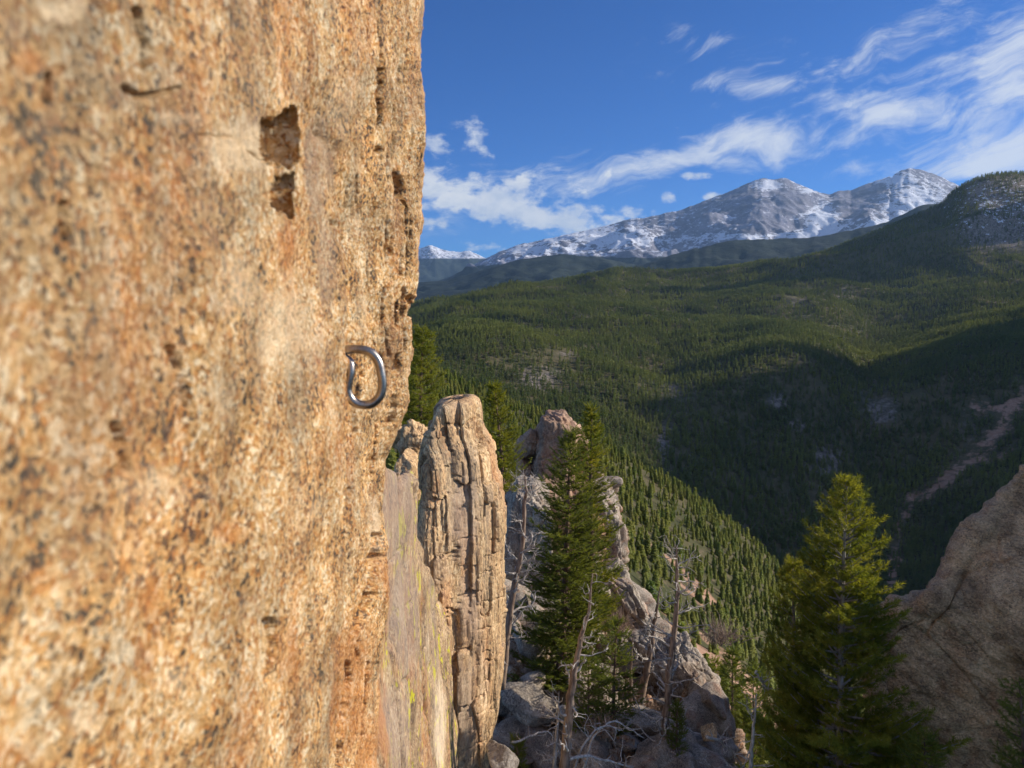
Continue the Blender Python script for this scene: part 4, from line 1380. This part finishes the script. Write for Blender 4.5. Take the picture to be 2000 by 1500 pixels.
def make_conifer(name, loc, H, Rr, seed, label, mat, bark, kind='flat', nbr=150, spray=.30, density=1.0, lean=(0, 0), shape=.8, droop=.25, upturn=.35, start=.06, group=None, cat='conifer', trunkr=None, bare=0.0):
    rs_ = np.random.default_rng(seed)
    root = empty(name, loc)
    tag(root, label, cat, group)
    # trunk
    n = 16
    tz = np.linspace(0, 1, n)
    cx = lean[0] * tz + .012 * H * np.sin(tz * 5 + seed) * tz * (1 - tz)
    cyv = lean[1] * tz + .012 * H * np.cos(tz * 4 + seed) * tz * (1 - tz)
    tr = (trunkr or H * .017) * (1 - tz) ** .85 + .006
    tp = np.stack([cx, cyv, tz * H], -1)
    tb_ = Bag()
    tb_.tube(tp, tr, 9)
    add(root, 'trunk', tb_, bark)
    limb = Bag()
    org, dirs, scl, rol = [], [], [], []
    for k in range(nbr):
        t_ = start + (1 - start) * (k // 6 + rs_.uniform(0, .42)) / (nbr / 6)
        if rs_.uniform() < .06:
            t_ = start + (1 - start) * rs_.uniform(0, 1)
        t_ = min(t_, .985)
        base = np.array([np.interp(t_, tz, cx), np.interp(t_, tz, cyv), t_ * H])
        az = k * 2.39996 + rs_.uniform(-.4, .4)
        prof = (1 - t_) ** shape * (.55 + .45 * min(1, (1 - t_) / .14)) * (1.0 if t_ > .22 else (.65 + 1.6 * t_))
        Lb = Rr * (prof * rs_.uniform(.50, 1.16) + .04)
        if rs_.uniform() < .07:
            Lb *= 1.25
        ns = 7
        s_ = np.linspace(0, 1, ns)
        el0 = (.55 * t_ - droop * (1 - t_)) + rs_.uniform(-.15, .15)
        hx = Lb * s_
        hz = Lb * (math.tan(el0) * s_ - droop * .5 * np.sin(s_ * PI) * (1 - t_) + upturn * (1 - .75 * t_) * s_ ** 2.2)
        bend = rs_.uniform(-.25, .25)
        ang = az + bend * s_
        bp_ = base + np.stack([np.cos(ang) * hx, np.sin(ang) * hx, hz], -1)
        limb.tube(bp_, np.linspace(max(.006, .022 * Lb + .004), .003, ns), 4)
        # twigs
        nt_ = max(3, int(density * Lb / (spray * .42)))
        for j in range(nt_):
            sv = (bare + (1 - bare) * (j + rs_.uniform(.2, 1)) / nt_)
            sv = min(.16 + .84 * sv, 1)
            o_ = np.array([np.interp(sv, s_, bp_[:, q]) for q in range(3)])
            dloc = np.array([math.cos(az + bend * sv), math.sin(az + bend * sv), (hz[-1] - hz[-3]) / (Lb * .34 + 1e-6) * .6])
            side = np.array([-dloc[1], dloc[0], 0])
            for sg in (-1, 1):
                tl = Lb * .38 * (1 - sv) ** .7 + spray * .4
                dd = dloc * rs_.uniform(.5, 1.0) + side * sg * rs_.uniform(.5, 1.0) + np.array([0, 0, rs_.uniform(-.16, .18)])
                dd /= np.linalg.norm(dd)
                m_ = max(1, int(tl / (spray * .6)))
                for q in range(m_):
                    org.append(o_ + dd * tl * (q / m_) + rs_.normal(size=3) * spray * .10)
                    dirs.append(dd + rs_.normal(size=3) * .20 + np.array([0, 0, .10 + .25 * upturn]))
                    scl.append(spray * rs_.uniform(.7, 1.25))
                    rol.append(rs_.uniform(-.7, .7))
        org.append(bp_[-1]); dirs.append(bp_[-1] - bp_[-3] + np.array([0, 0, .05])); scl.append(spray * 1.0); rol.append(0)
    top = np.array([cx[-1], cyv[-1], H])
    for k in range(6):
        org.append(top - np.array([0, 0, .12 * k])); dirs.append(np.array([rs_.normal() * .3, rs_.normal() * .3, 1])); scl.append(spray * .8); rol.append(0)
    add(root, 'branches', limb, bark, 'stuff')
    org, dirs, scl, rol = np.array(org), np.array(dirs), np.array(scl), np.array(rol)
    cb = Bag()
    var = [spray_template(kind, rs_) for _ in range(4)]
    pick = rs_.integers(0, 4, len(org))
    for v_ in range(4):
        mk = pick == v_
        cb.add(*place(var[v_][0], var[v_][1], org[mk], dirs[mk], scl[mk], rol[mk]))
    cr = add(root, 'crown', cb, mat, 'stuff')
    return root


def tree_px(name, top, base, Y, wpx, seed, label, mat, bark, **kw):
    """place a conifer so that its tip and foot fall where the photograph has them"""
    T_ = np.array(pt(top[0], top[1], Y))
    B_ = np.array(pt(base[0], base[1], Y))
    H = T_[2] - B_[2]
    Rr = wpx / FPX * Y / 2
    return make_conifer(name, B_, H, Rr, seed, label, mat, bark, lean=(T_[0] - B_[0], 0), **kw)


tree_px('fir_tree', (1116, 842), (1088, 1430), 17.0, 225, 301, 'tall full conifer standing in front of the rock towers', M_fir, M_bark, nbr=230, spray=.22, density=1.2, shape=.62, droop=.35, upturn=.20, start=.10)
tree_px('fir_tree', (1156, 796), (1150, 1330), 19.0, 150, 302, 'slim pointed conifer rising just behind the tall full conifer', M_pine, M_bark, nbr=190, spray=.23, density=1.1, shape=.72, droop=.3, upturn=.25, start=.2)
tree_px('fir_tree', (1205, 1215), (1195, 1440), 15.2, 120, 303, 'bright green young conifer on the boulders right of the dead trunk', M_fir, M_bark, nbr=70, spray=.17, density=1.0, shape=.5, droop=.15, upturn=.2)
tree_px('fir_tree', (1150, 1290), (1150, 1430), 14.6, 110, 304, 'low bushy conifer close behind the tall dead trunk', M_fir, M_bark, nbr=55, spray=.17, density=1.0, shape=.45, droop=.1, upturn=.2)
tree_px('fir_tree', (1322, 1375), (1322, 1470), 14.0, 46, 305, 'small dark conifer growing on the slope beside the grey snag', M_fir, M_bark, nbr=40, spray=.13, density=1.0, shape=.6)
tree_px('fir_tree', (1010, 1440), (1012, 1560), 11.5, 56, 306, 'small conifer at the bottom beside the streaked slab', M_fir, M_bark, nbr=36, spray=.12, density=1.0, shape=.6)
tree_px('pine_tree', (966, 750), (985, 965), 21.0, 92, 307, 'pointed conifer directly behind the right shoulder of the pinnacle', M_pine, M_bark, nbr=120, spray=.22, density=1.0, shape=.62, upturn=.3)
tree_px('pine_tree', (826, 646), (818, 880), 24.0, 118, 308, 'sunlit conifer at the edge of the orange wall above the boulders', M_pine, M_bark, nbr=110, spray=.27, density=1.0, shape=.55, upturn=.45, kind='tuft')
tree_px('pine_tree', (1654, 938), (1628, 1760), 11.9, 405, 309, 'large yellow green conifer with a pale trunk before the granite dome', M_pine, M_barkgrey, nbr=288, spray=.17, density=1.2, shape=.72, droop=.12, upturn=.50, kind='tuft', trunkr=.085, bare=.12, start=.04)
tree_px('pine_tree', (1548, 1098), (1560, 1640), 12.8, 180, 310, 'shorter conifer leaning in on the left of the large yellow green conifer', M_pine, M_barkgrey, nbr=160, spray=.19, density=1.25, shape=.6, droop=.12, upturn=.45, kind='tuft', bare=.1)
tree_px('fir_tree', (1806, 1440), (1800, 1700), 10.4, 150, 311, 'low dark conifer in the shade at the foot of the granite dome', M_fir, M_bark, nbr=80, spray=.14, density=1.0, shape=.5)
tree_px('pine_tree', (1990, 1330), (2010, 1640), 9.8, 150, 312, 'shaded conifer cut off by the lower right corner', M_fir, M_bark, nbr=70, spray=.11, density=1.0, shape=.5, kind='tuft')
tree_px('fir_tree', (1430, 1272), (1430, 1420), 34.0, 74, 313, 'dark conifer in the gully left of the large yellow green conifer', M_fir, M_bark, nbr=70, spray=.36, density=1.0, shape=.6)
tree_px('fir_tree', (1395, 1290), (1392, 1460), 36.0, 80, 314, 'conifer growing just beyond the pointed rock rib', M_pine, M_bark, nbr=70, spray=.36, density=1.0, shape=.6)
tree_px('fir_tree', (1470, 1300), (1475, 1480), 33.0, 90, 315, 'green conifer in the gully nearest the large yellow green conifer', M_fir, M_bark, nbr=70, spray=.36, density=1.0, shape=.6)
tree_px('fir_tree', (1452, 1400), (1452, 1600), 22.0, 110, 316, 'dark conifer low in the gully behind the white dead stem', M_fir, M_bark, nbr=70, spray=.28, density=1.0, shape=.6)


# ------------------------------------------------------------------ dead trees
def wander(start, d, L, n, rs_, curl=.35, up=0.0):
    p = [np.array(start, float)]
    d = np.array(d, float)
    d /= np.linalg.norm(d)
    for k in range(n):
        d = d + rs_.normal(size=3) * curl / math.sqrt(n) + np.array([0, 0, up / n])
        d /= np.linalg.norm(d)
        p.append(p[-1] + d * L / n)
    return np.array(p)


def dead_tree(name, pts, rbase, seed, label, nbr, blen, matT, matB, up=.8, lo=.1, side=0.0, sub=4):
    """pts: (px,py,Y) from foot to tip"""
    rs_ = np.random.default_rng(seed)
    P = np.array([pt(*p) for p in pts])
    loc = P[0]
    root = empty(name, loc)
    tag(root, label, 'dead tree')
    Q = catmull(P - loc, 26)
    n = len(Q)
    rad = rbase * (1 - np.linspace(0, 1, n)) ** .8 + .006
    Q = Q + rs_.normal(size=Q.shape) * rbase * .12
    b = Bag()
    b.tube(Q, rad, 9)
    add(root, 'trunk', b, matT)
    for k in range(nbr):
        t_ = lo + (1 - lo) * (k + rs_.uniform(0, 1)) / nbr
        i = min(int(t_ * (n - 1)), n - 2)
        az = rs_.uniform(0, 2 * PI)
        d = np.array([math.cos(az), math.sin(az) * .7, rs_.uniform(-.3, .5)])
        L = blen * (1 - .6 * t_) * rs_.uniform(.4, 1.15)
        w_ = wander(Q[i], d, L, 9, rs_, .75, up)
        b = Bag()
        r0 = min(rad[i] * .55, .035) * rs_.uniform(.5, 1)
        b.tube(w_, np.linspace(r0, .003, len(w_)), 6)
        for q in range(sub):
            j = rs_.integers(2, len(w_) - 1)
            dd = (w_[j] - w_[j - 1]) / (L / 9) + rs_.normal(size=3) * .7
            w2 = wander(w_[j], dd, L * rs_.uniform(.2, .5), 6, rs_, .7, up * .6)
            b.tube(w2, np.linspace(r0 * .5, .002, len(w2)), 4)
        add(root, 'branch', b, matB)
    return root


dead_tree('dead_tree', [(980, 1345, 15.5), (990, 1240, 15.5), (1003, 1150, 15.5), (1020, 1070, 15.5), (1024, 990, 15.5), (1028, 950, 15.5), (1024, 925, 15.5)], .085, 401, 'thin dead tree with curling silvery twigs right beside the pinnacle', 60, .9, M_brownwood, M_silver, .5, .1, sub=6)
dead_tree('dead_tree', [(1096, 1580, 10.8), (1104, 1480, 10.8), (1112, 1390, 10.8), (1120, 1320, 10.8), (1130, 1270, 10.8), (1148, 1200, 10.8), (1158, 1120, 10.8)], .085, 402,
          'tall brown dead trunk with upturned silver branches in front of the conifers', 24, .75, M_brownwood, M_silver, 1.0, .12)
dead_tree('dead_tree', [(1286, 1600, 14.5), (1296, 1450, 14.5), (1306, 1330, 14.5), (1318, 1220, 14.5), (1322, 1120, 14.5), (1318, 1062, 14.5)], .10, 403, 'grey dead snag with many crooked branches in the middle of the slope', 60, 1.15, M_brownwood, M_silver, .6, .15)
dead_tree('dead_tree', [(1244, 1400, 18.5), (1262, 1310, 18.5), (1276, 1230, 18.5), (1290, 1140, 18.5)], .12, 404, 'reddish brown broken dead trunk behind the grey snag', 22, .9, M_brownwood, M_silver, .7, .3)
dead_tree('dead_tree', [(1464, 1600, 12.0), (1466, 1500, 12.0), (1472, 1420, 12.0), (1478, 1355, 12.0)], .045, 405, 'pale bare stem standing at the left of the large conifer', 14, .9, M_silver, M_silver, .6, .1)
dead_tree('dead_tree', [(1236, 1420, 17.5), (1232, 1340, 17.5), (1236, 1240, 17.5)], .05, 406, 'short dark dead stem left of the reddish broken trunk', 10, .5, M_brownwood, M_brownwood, .6, .3)
dead_tree('dead_tree', [(1080, 1560, 11.2), (1084, 1470, 11.2), (1090, 1400, 11.2), (1092, 1350, 11.2)], .03, 407, 'thin pale dead sapling left of the tall brown trunk', 16, .6, M_silver, M_silver, .7, .1)
# fallen dead limbs
FL = [([(1120, 1500), (1150, 1440), (1180, 1420), (1215, 1425)], 11.0, .020, 'arching silver dead limb right of the tall brown trunk'),
      ([(1130, 1530), (1160, 1440), (1200, 1410), (1260, 1440)], 11.4, .024, 'larger arching grey dead limb ending on the shaded rocks'),
      ([(1000, 1448), (1030, 1440), (1062, 1428), (1080, 1440), (1095, 1475)], 11.2, .020, 'pale fallen branch lying left of the tall brown trunk'),
      ([(1110, 1480), (1160, 1478), (1210, 1492), (1260, 1510)], 10.8, .026, 'bent brown fallen branch crossing the bottom edge'),
      ([(1380, 1440), (1410, 1450), (1440, 1480), (1460, 1530)], 13.0, .030, 'grey fallen trunk sliding into the gully'),
      ([(1475, 1310), (1490, 1335), (1500, 1345)], 12.6, .022, 'short pale broken stub against the large conifer')]
for k, (pl, Y, r0, lab) in enumerate(FL):
    rs_ = np.random.default_rng(500 + k)
    P = np.array([pt(a[0], a[1], Y + .15 * i) for i, a in enumerate(pl)])
    loc = P[0]
    Q = catmull(P - loc, 16)
    Q += rs_.normal(size=Q.shape) * .012
    b = Bag()
    b.tube(Q, np.linspace(r0, r0 * .3, len(Q)), 7)
    for q in range(12):
        j = rs_.integers(2, len(Q) - 1)
        w2 = wander(Q[j], rs_.normal(size=3) + (Q[j] - Q[j - 1]) * 8, rs_.uniform(.15, .5), 6, rs_, .8, .5)
        b.tube(w2, np.linspace(r0 * .4, .002, len(w2)), 5)
    o = b.build('dead_branch', M_silver)
    o.location = [float(a) for a in loc]
    tag(o, lab, 'dead branch')

# dry brush
for k, (px, py, Y, w_, lab) in enumerate([(1205, 1215, 21.5, .8, 'dry brown bush between the rock ribs above the young conifer'), (1180, 1420, 12.6, .5, 'dry tuft of brush on the rock right of the tall brown trunk'),
                                          (1262, 1385, 18, .6, 'dry brush at the foot of the reddish broken trunk'), (1405, 1235, 60, 2.6, 'leafless grey shrub in the opening beyond the gully')]):
    rs_ = np.random.default_rng(600 + k)
    b = Bag()
    for q in range(150):
        d = rs_.normal(size=3)
        d[2] = abs(d[2]) + .5
        w2 = wander(rs_.normal(size=3) * w_ * .25 * np.array([1, 1, 0]), d, w_ * rs_.uniform(.4, 1), 4, rs_, .5, .2)
        b.tube(w2, np.linspace(w_ * .012, w_ * .003, len(w2)), 3)
    o = b.build('dry_bush', M_shrub)
    o.location = pt(px, py + 15, Y)
    tag(o, lab, 'bush')


# ------------------------------------------------------------------ hillside trees
def small_conifer(seed, H, Rr, tiers, per, blade_w):
    """layered crown of drooping blade clusters, about 300-500 triangles"""
    rs_ = np.random.default_rng(seed)
    V, F = [], []
    for k in range(tiers):
        t_ = .10 + .88 * k / tiers
        z = H * t_
        rr_ = Rr * ((1 - t_) ** .75) * rs_.uniform(.8, 1.15) + .02 * H
        for j in range(per):
            az = 2 * PI * (j + rs_.uniform(0, 1)) / per
            L = rr_ * rs_.uniform(.6, 1.15)
            wz = blade_w * Rr * rs_.uniform(.7, 1.3)
            d = np.array([math.cos(az), math.sin(az), 0])
            s = np.array([-d[1], d[0], 0])
            b0 = np.array([0, 0, z + .05 * H])
            mid = d * L * .6 + np.array([0, 0, z + .02 * H * rs_.normal()])
            tip = d * L + np.array([0, 0, z - .03 * H + .03 * H * rs_.normal()])
            n = len(V)
            V += [b0, mid - s * wz, mid + s * wz, tip, mid + np.array([0, 0, -.05 * H])]
            F += [(n, n + 1, n + 3), (n, n + 3, n + 2), (n + 1, n + 4, n + 3)]
    n = len(V)
    V += [np.array([.02 * H, 0, H * .9]), np.array([-.02 * H, .01 * H, H * .9]), np.array([0, 0, H])]
    F.append((n, n + 1, n + 2))
    return np.array(V), np.array(F)


def trunk_mesh(H, r_):
    return tube_arrays([(0, 0, -.06 * H), (0, 0, H * .5), (0, 0, H * .93)], [r_, r_ * .6, r_ * .1], 5, False)


crown_me, trunk_me = [], []
for k in range(6):
    V, F = small_conifer(700 + k, 1.0, .21 + .045 * (k % 3), 13, 9, .34)
    crown_me.append(mesh_np('crown', V, F, M_mid, None, False, None, None, False))
    V, F = trunk_mesh(1.0, .02)
    trunk_me.append(mesh_np('trunk', V, fix_quads(F), M_bark, None, False, None, None, False))


# points on the terrain
def scatter(rmin, rmax, pmin, pmax, area, seed, keep):
    rs_ = np.random.default_rng(seed)
    wpx = (pmax - pmin) / FPX
    A_ = wpx * (rmax ** 2 - rmin ** 2) / 2
    n = int(A_ / area)
    rr_ = np.sqrt(rs_.uniform(rmin ** 2, rmax ** 2, n))
    pp_ = rs_.uniform(pmin, pmax, n)
    fi = np.interp(rr_, rs, np.arange(len(rs)))
    fj = np.interp(pp_, pxs, np.arange(len(pxs)))
    i0 = np.clip(fi.astype(int), 0, len(rs) - 2)
    j0 = np.clip(fj.astype(int), 0, len(pxs) - 2)
    f, g = (fi - i0)[:, None], (fj - j0)[:, None]
    def bil(A):
        return A[i0, j0] * (1 - f) * (1 - g) + A[i0 + 1, j0] * f * (1 - g) + A[i0, j0 + 1] * (1 - f) * g + A[i0 + 1, j0 + 1] * f * g
    Pp = bil(TP)
    Tt = bil(tint)
    m = keep(Pp, Tt, rs_, pp_)
    return Pp[m], pp_[m], rs_


def keep_spur(P, T, rs_, px):
    q = np.stack([P[:, 0], P[:, 1], 0 * P[:, 0]], -1)
    c = fbm(q / 30.0, 2, 801)
    return (rs_.uniform(size=len(P)) < np.clip(.75 + .5 * c - 1.1 * T[:, 0], .04, 1))


SPp, SPpx, rs_ = scatter(70, 600, 350, 1760, 14.0, 811, keep_spur)
print('spur trees', len(SPp))
hts = rs_.uniform(2.6, 7.4, len(SPp)) * np.clip(1 + .22 * rs_.normal(size=len(SPp)), .6, 1.7)
# which show largest: in view and near
v_ = SPp[:, 2] / SPp[:, 1]
rowt = 750 - FPX * (v_ * math.cos(PITCH) + math.sin(PITCH)) / (math.cos(PITCH) - v_ * math.sin(PITCH))
sil = interp(SPpx, [(780, 820), (1000, 900), (1170, 900), (1200, 1000), (1220, 1120), (1260, 1230), (1340, 1300), (1420, 1400), (1440, 1520), (1500, 1180), (1540, 1120), (1620, 950), (1760, 1180)])
vis = (rowt < sil + 4) & (SPpx > 1010) & (SPpx < 1560) & (rowt < 1500)
order = np.argsort(np.where(vis, SPp[:, 1], 1e9))
solo = order[:290]
solo_set = set(int(a) for a in solo)
for a in solo:
    k = int(a) % 6
    h = float(hts[a])
    root = empty('pine_tree', SPp[a])
    wd_ = h * float(rs_.uniform(.85, 1.45))
    root.scale = (wd_, wd_, h)
    root.rotation_euler = (0, 0, float(rs_.uniform(0, 6.28)))
    rw_ = float(rowt[a])
    band = 'just beyond the gully at the foot of the sunlit slope' if rw_ > 1290 else 'on the lower sunlit slope behind the grey snag' if rw_ > 1190 else 'higher up on the sunlit slope toward its crest'
    tall = 'taller' if h > 6.2 else ('low' if h < 3.9 else 'mid sized')
    tag(root, '%s green conifer %s' % (tall, band), 'pine tree', 'conifers scattered over the sunlit near slope')
    for nm, me in (('crown', crown_me[k]), ('trunk', trunk_me[k])):
        c = bpy.data.objects.new(nm, me)
        C.objects.link(c)
        c.parent = root


def gn_instances(name, pts, scales, meshes, rots, label=None):
    """one object: points mesh + geometry nodes instancing a small set of tree meshes"""
    me = bpy.data.meshes.new(name)
    me.vertices.add(len(pts))
    me.vertices.foreach_set('co', np.asarray(pts, np.float32).ravel())
    for nm, arr in (('scl', scales), ('rot', rots)):
        a = me.attributes.new(nm, 'FLOAT', 'POINT')
        a.data.foreach_set('value', np.asarray(arr, np.float32))
    o = bpy.data.objects.new(name, me)
    C.objects.link(o)
    ng = bpy.data.node_groups.new(name + '_nodes', 'GeometryNodeTree')
    ng.interface.new_socket('Geometry', in_out='INPUT', socket_type='NodeSocketGeometry')
    ng.interface.new_socket('Geometry', in_out='OUTPUT', socket_type='NodeSocketGeometry')
    N_ = ng.nodes
    gi = N_.new('NodeGroupInput')
    go = N_.new('NodeGroupOutput')
    iop = N_.new('GeometryNodeInstanceOnPoints')
    col = bpy.data.collections.new(name + '_source')
    for k, ms in enumerate(meshes):
        so = bpy.data.objects.new('source_tree', ms)
        col.objects.link(so)
    ci = N_.new('GeometryNodeCollectionInfo')
    ci.inputs['Collection'].default_value = col
    ci.inputs['Separate Children'].default_value = True
    ci.inputs['Reset Children'].default_value = True
    iop.inputs['Pick Instance'].default_value = True
    na = N_.new('GeometryNodeInputNamedAttribute'); na.data_type = 'FLOAT'; na.inputs['Name'].default_value = 'scl'
    nr = N_.new('GeometryNodeInputNamedAttribute'); nr.data_type = 'FLOAT'; nr.inputs['Name'].default_value = 'rot'
    cx = N_.new('ShaderNodeCombineXYZ')
    L = ng.links.new
    L(gi.outputs[0], iop.inputs['Points'])
    L(ci.outputs[0], iop.inputs['Instance'])
    L(na.outputs['Attribute'], iop.inputs['Scale'])
    L(nr.outputs['Attribute'], cx.inputs['Z'])
    L(cx.outputs[0], iop.inputs['Rotation'])
    L(iop.outputs[0], go.inputs[0])
    md = o.modifiers.new('scatter', 'NODES')
    md.node_group = ng
    o['kind'] = 'stuff'
    if label:
        o['label'] = label
    return o


rest = np.array([k for k in range(len(SPp)) if k not in solo_set])
joined = []
for k in range(6):
    V, F = small_conifer(700 + k, 1.0, .21 + .045 * (k % 3), 13, 9, .34)
    Vt, Ft = trunk_mesh(1.0, .02)
    Ft = fix_quads(Ft) + len(V)
    joined.append(mesh_np('conifer', np.vstack([V, Vt]), np.vstack([F, Ft]), None, None, False, None, None, False, [M_mid, M_bark], [0] * len(F) + [1] * len(Ft)))
gn_instances('spur_forest', SPp[rest], hts[rest], joined, rs_.uniform(0, 6.28, len(rest)), 'open conifer forest over the rest of the sunlit near slope')


def keep_far(P, T, rs_, px):
    q = np.stack([P[:, 0], P[:, 1], 0 * P[:, 0]], -1)
    c = fbm(q / 90.0, 3, 821)
    return (rs_.uniform(size=len(P)) < np.clip(.85 + .35 * c - 1.5 * T[:, 0] - .75 * T[:, 1], .03, 1))


far_me = []
for k in range(5):
    V, F = small_conifer(750 + k, 1.0, .20 + .04 * (k % 3), 6, 6, .42)
    far_me.append(mesh_np('far_conifer', V, F, M_far, None, False, None, None, False))
pts_all = []
for (a_, b_, ar, sd) in ((600, 1200, 26, 831), (1200, 2000, 36, 832), (2000, 2900, 55, 833), (2900, 4000, 85, 834)):
    Pq, _, r_ = scatter(a_, b_, 60, 2250, ar, sd, keep_far)
    pts_all.append(Pq)
FP = np.vstack(pts_all)
print('far trees', len(FP))
gn_instances('far_forest', FP, rng.uniform(7, 14, len(FP)) * (1 + FP[:, 1] / 9000), far_me, rng.uniform(0, 6.28, len(FP)), 'dark conifer forest covering the broad hills across the gorge')

# ------------------------------------------------------------------ haze
HAZE = True
if HAZE:
    x0, x1, y0, y1, z0, z1 = -16000, 23000, -300, 26500, -3200, 2750
    V = np.array([(x, y, z) for x in (x0, x1) for y in (y0, y1) for z in (z0, z1)])
    F = np.array([(0, 1, 3, 2), (4, 6, 7, 5), (0, 4, 5, 1), (2, 3, 7, 6), (0, 2, 6, 4), (1, 5, 7, 3)])
    m, t = new_mat('haze_air')
    pv = t.n('ShaderNodeVolumePrincipled', None, Color=(.40, .66, 1.0), Density=1.9e-5, Anisotropy=.2)
    t.n('ShaderNodeOutputMaterial', None, Volume=pv)
    hz = mesh_np('haze', V, F, m, None, False)
    hz['kind'] = 'stuff'
